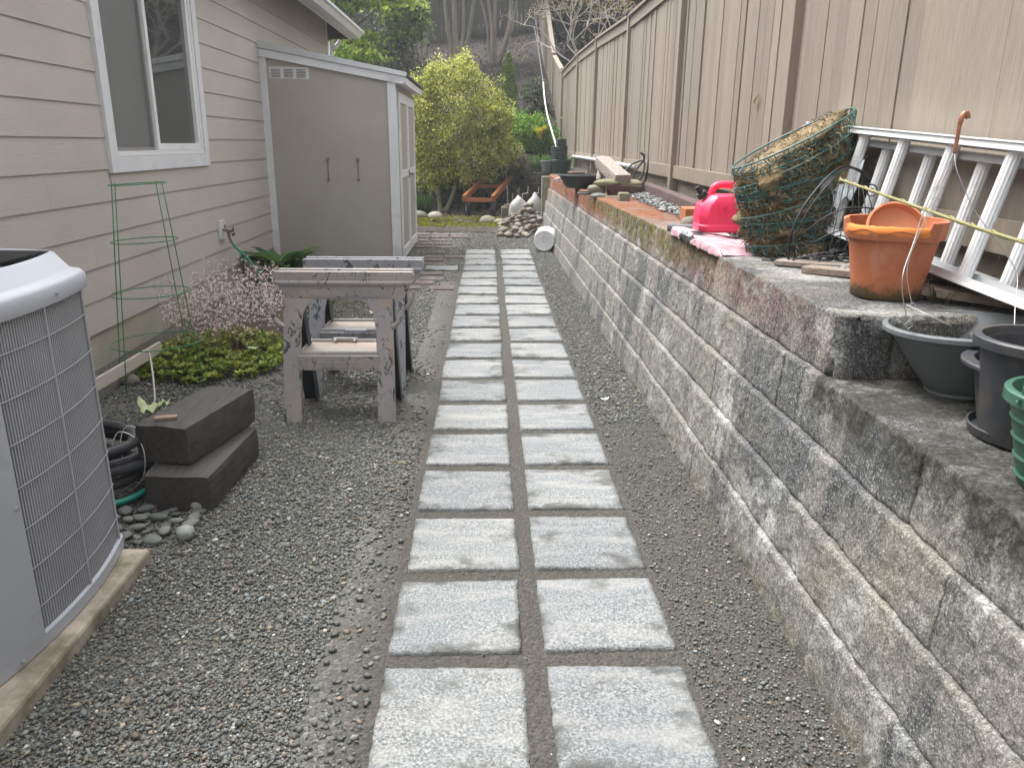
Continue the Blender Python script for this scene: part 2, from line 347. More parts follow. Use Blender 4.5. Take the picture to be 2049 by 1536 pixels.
def mesh_obj(name, V, Fc, mat, parent=None, smooth=False, base=None, bevel=0, cols=None, attr='Col'):
    V = np.asarray(V, dtype=np.float64).reshape(-1, 3)
    if base is None:
        base = Vector(WL[parent.name]) if parent is not None else Vector(((V[:, 0].min() + V[:, 0].max()) / 2, (V[:, 1].min() + V[:, 1].max()) / 2, V[:, 2].min()))
    else: base = Vector(base)
    me = bpy.data.meshes.new(name)
    L = V - np.array(base)
    if isinstance(Fc, np.ndarray):
        n, k = Fc.shape
        me.vertices.add(len(L)); me.vertices.foreach_set('co', L.ravel().astype(np.float32))
        me.loops.add(n * k); me.loops.foreach_set('vertex_index', Fc.ravel().astype(np.int32))
        me.polygons.add(n); me.polygons.foreach_set('loop_start', (np.arange(n) * k).astype(np.int32))
        try: me.polygons.foreach_set('loop_total', np.full(n, k, np.int32))
        except Exception: pass
        me.update(calc_edges=True)
    else:
        me.from_pydata([tuple(v) for v in L], [], [tuple(f) for f in Fc])
    me.materials.append(MAT[mat] if isinstance(mat, str) else mat)
    if smooth: me.polygons.foreach_set('use_smooth', np.ones(len(me.polygons), bool))
    if cols is not None:
        a = me.attributes.new(attr, 'FLOAT_COLOR', 'POINT')
        c = np.ones((len(L), 4), np.float32); c[:, :3] = cols; a.data.foreach_set('color', c.ravel())
    o = bpy.data.objects.new(name, me); finish(o, parent, base)
    if bevel:
        b = o.modifiers.new('bevel', 'BEVEL'); b.width = bevel; b.segments = 2; b.limit_method = 'ANGLE'; b.angle_limit = R(40)
    return o

class MB:
    def __init__(s): s.v = []; s.f = []; s.c = []
    def add(s, V, Fc, col=None):
        o = len(s.v); s.v += [tuple(p) for p in V]; s.f += [tuple(i + o for i in f) for f in Fc]
        s.c += [col or (1, 1, 1)] * len(V); return s
    def box(s, lo, hi, rot=None, col=None, piv=None):
        (a, b, c), (d, e, f) = lo, hi
        V = [Vector(p) for p in ((a, b, c), (d, b, c), (d, e, c), (a, e, c), (a, b, f), (d, b, f), (d, e, f), (a, e, f))]
        if rot is not None:
            pv = Vector(piv) if piv else (V[0] + V[6]) / 2
            V = [rot @ (v - pv) + pv for v in V]
        return s.add(V, [(0, 3, 2, 1), (4, 5, 6, 7), (0, 1, 5, 4), (1, 2, 6, 5), (2, 3, 7, 6), (3, 0, 4, 7)], col)
    def bar(s, p, q, wd, ht, upv=(0, 0, 1), col=None, wd2=None, ht2=None):
        p, q = Vector(p), Vector(q); d = (q - p).normalized(); x = d.cross(Vector(upv))
        if x.length < 1e-4: x = d.cross(Vector((0, 1, 0)))
        x.normalize(); y = x.cross(d)
        V = []
        for c, a, b in ((p, wd, ht), (q, wd2 or wd, ht2 or ht)):
            for i, j in ((-1, -1), (1, -1), (1, 1), (-1, 1)): V.append(c + x * i * a / 2 + y * j * b / 2)
        return s.add(V, [(0, 1, 2, 3), (4, 7, 6, 5), (0, 4, 5, 1), (1, 5, 6, 2), (2, 6, 7, 3), (3, 7, 4, 0)], col)
    def tube(s, pts, r, n=8, closed=False, col=None, cap=True):
        P = [Vector(p) for p in pts]; k = len(P); rr = r if isinstance(r, (list, tuple)) else [r] * k
        V = []; x = None
        for i in range(k):
            a = P[(i - 1) % k] if (closed or i) else P[0]; b = P[(i + 1) % k] if (closed or i < k - 1) else P[-1]
            d = (b - a)
            d = d.normalized() if d.length > 1e-9 else Vector((0, 0, 1))
            if x is None:
                x = d.cross(Vector((0, 0, 1)));
                if x.length < .05: x = d.cross(Vector((0, 1, 0)))
            x = (x - d * x.dot(d));
            if x.length < 1e-6: x = d.orthogonal()
            x.normalize(); y = d.cross(x)
            for j in range(n):
                t = 2 * math.pi * j / n; V.append(P[i] + (x * math.cos(t) + y * math.sin(t)) * rr[i])
        Fc = []
        for i in range(k if closed else k - 1):
            for j in range(n):
                a, b = i * n + j, i * n + (j + 1) % n; c, d_ = ((i + 1) % k) * n + (j + 1) % n, ((i + 1) % k) * n + j
                Fc.append((a, b, c, d_))
        if cap and not closed: Fc += [tuple(range(n - 1, -1, -1)), tuple((k - 1) * n + j for j in range(n))]
        return s.add(V, Fc, col)
    def lathe(s, prof, c, n=40, rot=None, sx=1, sy=1, wob=None, col=None):
        c = Vector(c); V = []
        for (r, z) in prof:
            for j in range(n):
                t = 2 * math.pi * j / n; q = Vector((r * sx * math.cos(t), r * sy * math.sin(t), z))
                if wob: q = Vector(wob(q, t))
                if rot is not None: q = rot @ q
                V.append(c + q)
        Fc = []
        for i in range(len(prof) - 1):
            for j in range(n): Fc.append((i * n + j, i * n + (j + 1) % n, (i + 1) * n + (j + 1) % n, (i + 1) * n + j))
        return s.add(V, Fc, col)
    def prism(s, poly, axis, a, b, col=None):
        """poly: list of 2D points; extruded along axis 0/1/2 from a to b"""
        def P(u, v, t): return {0: (t, u, v), 1: (u, t, v), 2: (u, v, t)}[axis]
        n = len(poly); V = [P(u, v, a) for u, v in poly] + [P(u, v, b) for u, v in poly]
        Fc = [tuple(range(n)), tuple(range(2 * n - 1, n - 1, -1))] + [(i, i + n, (i + 1) % n + n, (i + 1) % n) for i in range(n)]
        return s.add(V, Fc, col)
    def build(s, name, mat, parent=None, smooth=False, bevel=0, base=None, fix=True, attr=False):
        o = mesh_obj(name, s.v, s.f, mat, parent, smooth, base, bevel, cols=np.array(s.c) if attr else None)
        if fix:
            bm = bmesh.new(); bm.from_mesh(o.data); bmesh.ops.recalc_face_normals(bm, faces=bm.faces); bm.to_mesh(o.data); bm.free()
        return o

def autosmooth(o, ang=35):
    me = o.data; bm = bmesh.new(); bm.from_mesh(me)
    for f in bm.faces: f.smooth = True
    for e in bm.edges:
        if len(e.link_faces) == 2 and e.calc_face_angle(0) > R(ang): e.smooth = False
    bm.to_mesh(me); bm.free(); return o

def spline(pts, n=8, closed=False):
    P = [Vector(p) for p in pts]; k = len(P); out = []
    for i in range(k if closed else k - 1):
        p0 = P[(i - 1) % k] if closed or i else P[0]; p1 = P[i]; p2 = P[(i + 1) % k]; p3 = P[(i + 2) % k] if closed or i + 2 < k else P[-1]
        for j in range(n):
            t = j / n; out.append(.5 * ((2 * p1) + (p2 - p0) * t + (2 * p0 - 5 * p1 + 4 * p2 - p3) * t * t + (3 * p1 - p0 - 3 * p2 + p3) * t ** 3))
    if not closed: out.append(P[-1])
    return out

def copy_tree(o, parent=None):
    c = o.copy(); COL.objects.link(c); c.parent = parent
    for ch in [x for x in o.children]: copy_tree(ch, c)
    return c

# vectorised value noise
def _h(i, j, k):
    n = (i * 374761393 + j * 668265263 + k * 1274126177) & 0x7fffffff
    n = ((n ^ (n >> 13)) * 1103515245) & 0x7fffffff
    return ((n ^ (n >> 16)) & 0xffff) / 65535.0
def vnoise(x, y, z):
    xi, yi, zi = np.floor(x).astype(np.int64), np.floor(y).astype(np.int64), np.floor(z).astype(np.int64)
    xf, yf, zf = x - xi, y - yi, z - zi
    s = lambda t: t * t * (3 - 2 * t); u, v, w_ = s(xf), s(yf), s(zf); r = 0
    for a in (0, 1):
        for b in (0, 1):
            for c in (0, 1):
                r = r + _h(xi + a, yi + b, zi + c) * (u if a else 1 - u) * (v if b else 1 - v) * (w_ if c else 1 - w_)
    return r
def fbm(x, y, z, o=4):
    r = 0; a = .5
    for i in range(o): r = r + a * vnoise(x * 2 ** i + 17 * i, y * 2 ** i, z * 2 ** i); a *= .5
    return r

# base rounded stone (icosphere)
_bm = bmesh.new(); bmesh.ops.create_icosphere(_bm, subdivisions=1, radius=1); ICO_V = np.array([v.co[:] for v in _bm.verts]); ICO_F = np.array([[v.index for v in f.verts] for f in _bm.faces]); _bm.free()
_bm = bmesh.new(); bmesh.ops.create_icosphere(_bm, subdivisions=3, radius=1); ICO3_V = np.array([v.co[:] for v in _bm.verts]); ICO3_F = np.array([[v.index for v in f.verts] for f in _bm.faces]); _bm.free()

def rotz(a):
    c, s = np.cos(a), np.sin(a); z = np.zeros_like(a); o = np.ones_like(a)
    return np.stack([np.stack([c, -s, z], -1), np.stack([s, c, z], -1), np.stack([z, z, o], -1)], -2)

def scatter_stones(name, pos, size, cols, kind='stuff', flat=.55, mat='gravelstone', parent=None):
    n = len(pos); V = np.repeat(ICO_V[None], n, 0)
    V = V * (1 + rng.uniform(-.28, .28, (n, 12, 1)))
    sc_ = np.stack([size * rng.uniform(.75, 1.35, n), size * rng.uniform(.6, 1.0, n), size * flat * rng.uniform(.6, 1.2, n)], -1)
    V = V * sc_[:, None]
    t = rng.uniform(-.5, .5, n); c, s = np.cos(t), np.sin(t); z = np.zeros(n); o = np.ones(n)
    RX = np.stack([np.stack([o, z, z], -1), np.stack([z, c, -s], -1), np.stack([z, s, c], -1)], -2)
    V = np.einsum('nij,nvj->nvi', rotz(rng.uniform(0, 6.28, n)) @ RX, V) + pos[:, None]
    Fc = (ICO_F[None] + (np.arange(n) * 12)[:, None, None]).reshape(-1, 3)
    ob = mesh_obj(name, V.reshape(-1, 3), Fc, mat, parent, smooth=False, cols=np.repeat(cols, 12, 0))
    if kind: ob['kind'] = kind
    return ob

def stone(name, c, r, col, label, cat, group=None, seed=0):
    """one rounded cobble as its own object"""
    V = ICO3_V * np.array(r); f = fbm(ICO3_V[:, 0] * 1.3 + seed * 3.7, ICO3_V[:, 1] * 1.3 + seed, ICO3_V[:, 2] * 1.3, 3)
    V = V * (1 + (f[:, None] - .45) * .45); a = seed * 1.7
    V = V @ rotz(np.array([a]))[0].T + np.array(c)
    g = fbm(V[:, 0] * 30, V[:, 1] * 30, V[:, 2] * 30, 3)
    o = mesh_obj(name, V, ICO3_F, 'stone', None, True, cols=np.clip(np.array(col) * (.75 + .55 * g[:, None]), 0, 1))
    return tag(o, label, cat, group)

def leaves(name, P, size, cols, parent=None, mat='leaf', aspect=.5, up=.3, fold=.18, dirs=None, kind=None, base=None, droop=0.):
    """one small folded leaf per point, all in one mesh"""
    n = len(P); size = np.broadcast_to(size, (n,))
    d = rng.normal(size=(n, 3)) if dirs is None else dirs + rng.normal(size=(n, 3)) * .35
    d[:, 2] -= droop; d /= np.linalg.norm(d, axis=1)[:, None]
    nn = rng.normal(size=(n, 3)); nn[:, 2] = np.abs(nn[:, 2]) + up * 3
    sd_ = np.cross(d, nn); sd_ /= (np.linalg.norm(sd_, axis=1)[:, None] + 1e-9); nv = np.cross(sd_, d)
    s = size[:, None]
    a = P; b = P + d * s * .5 + sd_ * s * aspect * .5 + nv * s * fold; c = P + d * s; e = P + d * s * .5 - sd_ * s * aspect * .5 + nv * s * fold
    V = np.stack([a, b, c, e], 1).reshape(-1, 3); k = np.arange(n)[:, None] * 4
    Fc = np.concatenate([k + [0, 1, 2], k + [0, 2, 3]], 0)
    o = mesh_obj(name, V, Fc, mat, parent, False, base, cols=np.repeat(cols, 4, 0))
    if kind: o['kind'] = kind
    return o

def colmix(n, pal, wts=None, jit=.15):
    pal = np.array(pal); i = rng.choice(len(pal), n, p=wts); return np.clip(pal[i] * (1 + rng.normal(0, jit, (n, 1))), .003, 1)

def clumps(c, rad, ncl, per, cr, flat=1., shell=.5):
    """leaf positions grouped in clumps spread through an ellipsoid"""
    c = np.array(c); rad = np.array(rad)
    q = rng.normal(size=(ncl, 3)); q /= np.linalg.norm(q, axis=1)[:, None]; q *= (shell + (1 - shell) * rng.uniform(0, 1, (ncl, 1))) ** .7
    cc = c + q * rad; r = cr * rng.uniform(.6, 1.4, (ncl, 1))
    p = rng.normal(size=(ncl, per, 3)) * .5; p[:, :, 2] *= flat
    return (cc[:, None] + p * r[:, None]).reshape(-1, 3), cc

# ================================================================== SETTING
# ground: one sheet to the horizon; the yard, then the slope behind the back wall
def hillz(x, y):
    h = gz(x, y); s = np.clip(y - 17.75, 0, None)
    up_ = .82 + .32 * np.minimum(s, 13) + .12 * np.clip(x + 1, -6, 8) * np.clip(s / 6, 0, 1) + (np.clip(s - 13, 0, None)) * .05
    return np.where(y > 17.7, h + up_, h)
gx = np.unique(np.concatenate([np.linspace(-150, -6, 25), np.linspace(-6, 6, 121), np.linspace(6, 150, 25)]))
gy = np.unique(np.concatenate([np.linspace(-60, 0, 13), np.linspace(0, 17.6, 120), [17.7, 17.75], np.linspace(17.9, 34, 80), np.linspace(34, 200, 25)]))
X, Yg = np.meshgrid(gx, gy); Z = hillz(X, Yg)
Z = Z + (fbm(X * 1.1, Yg * 1.1, X * 0, 4) - .47) * np.where(Yg > 18, .22, 0) + (fbm(X * 2, Yg * 2, X * 0, 3) - .44) * np.where((Yg < 17) & (np.abs(X) > .75) & (X < .9), .012, 0)
# raised soil behind the retaining wall
Z = np.where((X > 1.38) & (Yg < 17.7), np.where(Yg > 2.6, .99, .80) + .05 * np.clip((X - 1.4) * 4, 0, 1.4) + (fbm(X * 6, Yg * 6, X * 0, 4) - .45) * .08, Z)
nx, ny = len(gx), len(gy); V = np.stack([X, Yg, Z], -1).reshape(-1, 3)
idx = np.arange(nx * ny).reshape(ny, nx); Fq = np.stack([idx[:-1, :-1], idx[:-1, 1:], idx[1:, 1:], idx[1:, :-1]], -1).reshape(-1, 4)
cen = V[Fq].mean(1)
g1 = Fq[cen[:, 1] < 17.68]; g2 = Fq[cen[:, 1] >= 17.68]
o = mesh_obj('ground', V, g1, 'ground', smooth=True, base=(0, 0, 0)); o['kind'] = 'structure'
o = mesh_obj('hillside', V, g2, 'hill', smooth=True, base=(0, 18, 0)); o['kind'] = 'structure'

# loose gravel lying over the bed
def gravel():
    P = []; S = []
    def reg(n, x0, x1, y0, y1, s0, s1, keep=None, yp=1.0):
        x = rng.uniform(x0, x1, n); y = y0 + (y1 - y0) * rng.uniform(0, 1, n) ** yp
        k = np.ones(n, bool) if keep is None else keep(x, y)
        x, y = x[k], y[k]; s = np.exp(rng.uniform(np.log(s0), np.log(s1), len(x)))
        P.append(np.stack([x, y, gz(x, y) + s * .15 + rng.uniform(0, .006, len(x))], -1)); S.append(s)
    offp = lambda x, y: ~((x > -.31) & (x < .60)) | (np.abs(x - .145) < .025)
    patch = lambda x, y: (fbm(x * 1.4, y * 1.4, x * 0 + 3, 3) + .25 * (x < -.5) - .18 * (x > -.5)) > rng.uniform(.22, .62, len(x))
    reg(78000, -1.95, -.33, 1.25, 4.3, .0028, .0078, patch, 1.2)
    reg(1500, -1.4, -.33, 1.25, 4.3, .009, .0135, None)
    reg(26000, -2.3, -.33, 4.0, 9.5, .006, .012, patch, 1.2)
    reg(8000, .6, .97, 1.2, 4.5, .0025, .0052, None, 1.2); reg(500, .6, .97, 1.2, 6, .006, .010, None, 1.2)
    reg(9000, .6, .97, 4.0, 12.5, .005, .011, None)
    reg(3500, -.34, .62, 1.25, 4.0, .0015, .0035, None)   # fine grit, paver faces hide the rest
    reg(5000, -1.0, .9, 9.5, 13.5, .007, .016, None)
    P_ = np.concatenate(P); S_ = np.concatenate(S)
    c = colmix(len(P_), [(.095, .102, .097), (.138, .143, .132), (.19, .19, .175), (.155, .13, .10), (.27, .225, .17), (.40, .385, .35), (.22, .25, .26)], [.37, .31, .14, .105, .035, .015, .025], .22)
    o = scatter_stones('gravel', P_, S_, c); tag(o, None, None); return o
gravel()

# pavers: two columns of twenty
X0, PW, GAP, Y1, PR = -.29552, .406, .06762, 1.94594, .47346
ords = ['nearest', 'second', 'third', 'fourth', 'fifth', 'sixth', 'seventh', 'eighth', 'ninth', 'tenth', 'eleventh', 'twelfth', 'thirteenth', 'fourteenth', 'fifteenth', 'sixteenth', 'seventeenth', 'eighteenth', 'nineteenth', 'farthest']
def paver_mesh(seed):
    n = 27; t = np.linspace(-PW / 2, PW / 2, n); xs, ys = np.meshgrid(t, t)
    ex = np.maximum(np.abs(xs), np.abs(ys)) / (PW / 2)
    z = np.full_like(xs, .015) - np.where(ex > .985, .005, 0) + (fbm(xs * 60 + seed, ys * 60, xs * 0, 2) - .35) * .003
    rag = (fbm(xs * 45 + seed * 5, ys * 45, xs * 0 + 2, 3) - .44) * .012
    k = np.where(ex > .985, 1 + rag / (PW / 2) - .004, 1)
    V = np.stack([xs * k, ys * k, z], -1).reshape(-1, 3); idx = np.arange(n * n).reshape(n, n)
    F_ = np.stack([idx[:-1, :-1], idx[:-1, 1:], idx[1:, 1:], idx[1:, :-1]], -1).reshape(-1, 4)
    ring = np.concatenate([idx[0, :-1], idx[:-1, -1], idx[-1, :0:-1], idx[:0:-1, 0]])
    lo = V[ring].copy(); lo[:, 2] = -.03; b = len(V); V = np.vstack([V, lo]); m_ = len(ring); q = np.arange(m_)
    side = np.stack([ring, np.roll(ring, -1), b + np.roll(q, -1), b + q], -1)[:, ::-1]
    return V, np.vstack([F_, side])
for r in range(20):
    for c in range(2):
        V, F_ = paver_mesh(r * 2 + c)
        cx = X0 + PW / 2 + c * (PW + GAP) + random.uniform(-.006, .006); cy = Y1 - PW / 2 + r * PR + random.uniform(-.006, .006)
        a = random.uniform(-.014, .014); Rz = np.array([[math.cos(a), -math.sin(a), 0], [math.sin(a), math.cos(a), 0], [0, 0, 1]])
        V[:, 2] += V[:, 0] * random.uniform(-.016, .016) + V[:, 1] * random.uniform(-.012, .012)
        V = V @ Rz.T + np.array([cx, cy, gz(cx, cy) - .004])
        o = mesh_obj('paver', V, F_, 'paver', base=(cx, cy, gz(cx, cy) - .004))
        tag(o, '%s square pale grey paver of the %s column of the path' % (ords[r], 'left' if c == 0 else 'right'), 'paver', 'square concrete pavers of the garden path')

# small bricks and one grey slab beside the shed
k = 0
rows = [(8.02, -.62, 3), (8.30, -.72, 2), (8.60, -.62, 2), (8.92, -.66, 2), (9.62, -.66, 2), (9.95, -.70, 2), (10.25, -.72, 2), (10.62, -.70, 2), (11.2, -.75, 3), (11.55, -.8, 3), (11.95, -.85, 3), (12.35, -.88, 3), (12.7, -.9, 3)]
desc = ['worn brown brick set flat in the gravel beside the shed']
for (y, x0, n) in rows:
    for i in range(n):
        x = x0 + .31 * i + random.uniform(-.02, .02) - (.0 if n < 3 else .18)
        if x > -.40: continue
        yy = y + random.uniform(-.03, .03); b = MB(); b.box((x - .13, yy - .10, -.03), (x + .13, yy + .10, gz(x, yy) + .016 + random.uniform(-.004, .004)), Matrix.Rotation(random.uniform(-.08, .08), 3, 'Z'))
        tag(b.build('brick', 'yardbrick', bevel=.008), 'worn brown brick lying flat in the gravel by the shed doors', 'brick', 'worn bricks laid flat beside the shed')
b = MB(); b.box((-.74, 9.08, -.02), (-.35, 9.40, .078)); tag(b.build('slab', 'paver', bevel=.006), 'pale grey slab lying among the brown bricks beside the shed', 'slab')

# ================================================================== HOUSE
WX = -2.60; HY0, HY1 = -1.6, 13.63
house = thing('house', 'greige lap-sided house with a white slider window', 'house', (WX, 5.6, 0))
# siding boards (one mesh, real laps)
b = MB(); zb = .264; k = 0
WY0, WY1, WZ0, WZ1 = 5.59, 7.555, 1.272, 2.90
while zb < 3.44:
    zt = min(zb + .207, 3.46)
    segs = [(HY0, HY1)] if (zt <= WZ0 or zb >= WZ1) else [(HY0, WY0), (WY1, HY1)]
    for (a, c) in segs:
        js = [a]; y = a + ((k * 1.37) % 3.2) + .5
        while y < c - .4: js.append(y); y += 3.6
        js.append(c)
        for u, v in zip(js[:-1], js[1:]):
            b.add([(WX + .012, u + .0008, zb), (WX + .012, v - .0008, zb), (WX - .001, v - .0008, zt + .012), (WX - .001, u + .0008, zt + .012), (WX - .012, u + .0008, zb), (WX - .012, v - .0008, zb), (WX - .012, v - .0008, zt + .012), (WX - .012, u + .0008, zt + .012)],
                  [(0, 1, 2, 3), (4, 5, 1, 0), (0, 3, 7, 4), (1, 5, 6, 2), (3, 2, 6, 7)])
    if zb < WZ0 < zt:
        b.add([(WX + .012, WY0 + .0008, zb), (WX + .012, WY1 - .0008, zb), (WX + .005, WY1 - .0008, WZ0 + .02), (WX + .005, WY0 + .0008, WZ0 + .02), (WX - .012, WY0, zb), (WX - .012, WY1, zb)], [(0, 1, 2, 3), (4, 5, 1, 0)])
    zb += .207; k += 1
b.build('siding', 'siding', house)
b = MB()
b.box((WX - .35, HY0, .24), (WX - .014, WY0 + .03, 3.46)); b.box((WX - .35, WY1 - .03, .24), (WX - .014, HY1, 3.46)); b.box((WX - .35, WY0 + .03, .24), (WX - .014, WY1 - .03, WZ0 + .03)); b.box((WX - .35, WY0 + .03, WZ1 - .03), (WX - .014, WY1 - .03, 3.46))
b.box((WX - 6, HY1 - .2, .3), (WX - .352, HY1 - .001, 3.04)); b.box((WX - 6, HY0, .3), (WX - .352, HY0 + .2, 3.04))
b.build('wall_core', 'siding', house)
b = MB(); b.box((WX - .3, HY0, -.2), (WX - .006, HY1 - .01, .262)); b.build('foundation', 'foundation', house)
b = MB(); b.box((WX - .02, HY1 - .004, .24), (WX + .022, HY1 + .018, 3.38)); b.build('corner_trim', 'trim', house)
# eave
b = MB(); b.prism([(-2.2285, 3.085), (-2.62, 3.40), (-2.62, 3.42), (-2.2285, 3.105)], 1, HY0 - .3, 13.70); b.build('soffit', 'siding', house)
b = MB(); b.prism([(-2.2285, 3.075), (-2.64, 3.075), (-2.64, 3.42)], 1, 13.672, 13.70); b.build('eave_end', 'darkfence_eaveshade', house)  # end board coloured dark to stand in for shade under the eave
b = MB(); b.box((-2.228, HY0 - .3, 3.07), (-2.208, 13.72, 3.235)); b.build('fascia', 'white', house)
G0 = [(-2.204, 3.092), (-2.13, 3.078), (-2.075, 3.094), (-2.035, 3.152), (-2.0, 3.168), (-2.0, 3.20), (-2.018, 3.20), (-2.045, 3.175), (-2.082, 3.115), (-2.19, 3.11), (-2.19, 3.21), (-2.204, 3.21)]
b = MB(); b.prism(G0, 1, HY0 - .3, 13.74)
b.prism([(-2.19, 3.095), (-2.13, 3.083), (-2.075, 3.098), (-2.037, 3.152), (-2.003, 3.172), (-2.003, 3.198), (-2.19, 3.208)], 1, 13.741, 13.746)
b.build('gutter', 'white', house)
b = MB(); b.prism([(-2.04, 3.222), (-6.5, 6.8), (-6.5, 6.9), (-2.04, 3.25)], 1, HY0 - .35, 13.78); b.build('roof', 'roof', house)
b = MB(); b.tube(spline([(-2.40, 13.73, 3.07), (-2.42, 13.73, 3.02), (-2.50, 13.70, 2.93), (-2.545, 13.70, 2.86), (-2.545, 13.70, .4)], 4), .035, 8); autosmooth(b.build('downspout', 'white', house))
# window
win = MB()
fo = WX + .034
win.box((WX - .02, WY0, WZ0), (fo, WY0 + .105, WZ1)); win.box((WX - .02, WY1 - .10, WZ0), (fo, WY1, WZ1)); win.box((WX - .02, WY0 + .105, WZ0), (fo - .002, WY1 - .10, WZ0 + .105)); win.box((WX - .02, WY0 + .105, WZ1 - .1), (fo - .002, WY1 - .10, WZ1))
window = win.build('window', 'trim', house, bevel=.003)
def frame(y0, y1, z0, z1, wd, x0, x1):
    m_ = MB(); m_.box((x0, y0, z0), (x1, y0 + wd, z1)); m_.box((x0, y1 - wd, z0), (x1, y1, z1)); m_.box((x0, y0 + wd, z0), (x1 - .001, y1 - wd, z0 + wd)); m_.box((x0, y0 + wd, z1 - wd), (x1 - .001, y1 - wd, z1)); return m_
m_ = frame(WY0 + .108, WY1 - .103, WZ0 + .108, WZ1 - .103, .034, WX - .05, WX + .020); m_.build('sash_frame', 'white', window, bevel=.003)
ym = 6.49
m_ = frame(ym - .03, WY1 - .139, WZ0 + .144, WZ1 - .139, .050, WX - .045, WX + .012); m_.build('sliding_sash', 'white', window, bevel=.003)
m_ = MB(); m_.box((WX - .024, ym + .022, WZ0 + .196), (WX - .020, WY1 - .191, WZ1 - .191)); m_.build('pane', 'glass', window)
m_ = frame(WY0 + .144, ym - .032, WZ0 + .144, WZ1 - .139, .022, WX - .045, WX - .012); m_.build('screen_frame', M('grey_screen_frame', (.26, .25, .25), .5, .1, 9), window)
m_ = MB(); m_.box((WX - .033, WY0 + .167, WZ0 + .167), (WX - .030, ym - .055, WZ1 - .162)); m_.build('insect_screen', M('dark_screen', (.15, .16, .16), .35, .08, 3, spec=.6, bump=.3, bscale=400), window)
# tap on the wall
t = MB(); t.box((WX + .005, 7.65, .575), (WX + .028, 7.80, .755)); tp = t.build('outdoor_tap', 'vent', house, bevel=.003)
t = MB(); t.tube([(WX + .02, 7.72, .665), (WX + .11, 7.72, .65)], .014); t.tube([(WX + .075, 7.72, .66), (WX + .085, 7.72, .59), (WX + .10, 7.72, .54)], .015); t.tube([(WX + .05, 7.72, .68), (WX + .05, 7.72, .715)], .008); t.tube([(WX + .11, 7.75, .615), (WX + .11, 7.81, .622)], .014); autosmooth(t.build('spout', 'brass', tp))
t = MB(); t.lathe([(.026, -.004), (.030, 0), (.026, .004)], (WX + .125, 7.72, .67), 16, Matrix.Rotation(R(90), 3, 'Y')); t.tube([(WX + .125, 7.695, .67), (WX + .125, 7.745, .67)], .005); t.tube([(WX + .125, 7.72, .645), (WX + .125, 7.72, .695)], .005); t.build('handle', 'brass', tp)

# ================================================================== SHED
SX0, SX1, SY0, SY1 = -2.575, -1.08, 9.58, 11.78
shed = thing('shed', 'lean-to garden shed with greige panels, white trim and double doors', 'shed', (-1.77, 10.7, .06))
def roofz(x): return 2.49 + (x - SX0) * (-.174)
b = MB(); b.prism([(SX0, .05), (SX1, .05), (SX1, roofz(SX1) - .01), (SX0, roofz(SX0) - .01)], 1, SY0, SY1); b.build('wall', 'shed', shed)
b = MB(); b.box((SX0 - .02, SY0 - .022, .05), (SX0 + .055, SY0 - .001, roofz(SX0) - .085)); b.build('trim_board', 'trim', shed)
b = MB(); b.box((SX1 - .075, SY0 - .022, .05), (SX1 + .018, SY0 - .001, roofz(SX1) - .08)); b.build('trim_board', 'trim', shed)
b = MB(); b.prism([(SX0 - .02, roofz(SX0) - .08), (SX1 + .10, roofz(SX1 + .10) - .08), (SX1 + .14, roofz(SX1 + .14) - .035), (SX1 + .14, roofz(SX1 + .14) + .005), (SX0 - .02, roofz(SX0) + .005)], 1, SY0 - .045, SY0 - .0225); b.build('fascia', 'trim', shed)
b = MB(); b.prism([(SX0 - .02, roofz(SX0) + .008), (SX1 + .15, roofz(SX1 + .15) + .008), (SX1 + .15, roofz(SX1 + .15) + .055), (SX0 - .02, roofz(SX0) + .085)], 1, SY0 - .065, SY0 - .03); b.build('roof_flashing', 'flash', shed)
b = MB(); b.prism([(SX0 - .02, roofz(SX0) + .01), (SX1 + .16, roofz(SX1 + .16) + .01), (SX1 + .16, roofz(SX1 + .16) + .04), (SX0 - .02, roofz(SX0) + .07)], 1, SY0 - .029, SY1 + .06); b.build('roof', 'roof', shed)
b = MB(); b.box((SX1 + .12, SY0 - .02, roofz(SX1 + .14) - .075), (SX1 + .142, SY1 + .05, roofz(SX1 + .14) - .001)); b.build('fascia', 'trim', shed)
b = MB(); b.box((SX1 + .001, SY0 - .02, roofz(SX1 + .14) - .06), (SX1 + .118, SY1 + .04, roofz(SX1 + .14) - .045)); b.build('soffit', 'trim', shed)
for side, (ya, yb) in enumerate(((9.78, 10.72), (10.75, 11.68))):
    b = MB(); b.box((SX1 + .002, ya, .10), (SX1 + .018, yb, 2.06)); d = b.build('door', 'shed', shed)
    m_ = MB(); x0, x1 = SX1 + .0185, SX1 + .038
    m_.box((x0, ya, .10), (x1, ya + .075, 2.06)); m_.box((x0, yb - .075, .10), (x1, yb, 2.06)); m_.box((x0, ya + .075, .10), (x1 - .001, yb - .075, .22)); m_.box((x0, ya + .075, 1.95), (x1 - .001, yb - .075, 2.06)); m_.box((x0, ya + .075, 1.08), (x1 - .001, yb - .075, 1.16))
    m_.build('door_frame', 'trim', d)
b = MB(); b.tube([(SX1 + .04, 10.68, 1.10), (SX1 + .09, 10.68, 1.10), (SX1 + .085, 10.62, 1.09)], .007); b.box((SX1 + .038, 10.66, 1.05), (SX1 + .045, 10.72, 1.15)); b.build('door_handle', 'black', shed)
b = MB(); b.box((SX1 + .001, SY0 + .02, .05), (SX1 + .012, 9.76, 2.1)); b.build('corner_board', 'trim', shed)
b = MB(); b.box((SX1 + .001, 11.69, .05), (SX1 + .03, SY1, 2.1)); b.build('corner_board', 'trim', shed)
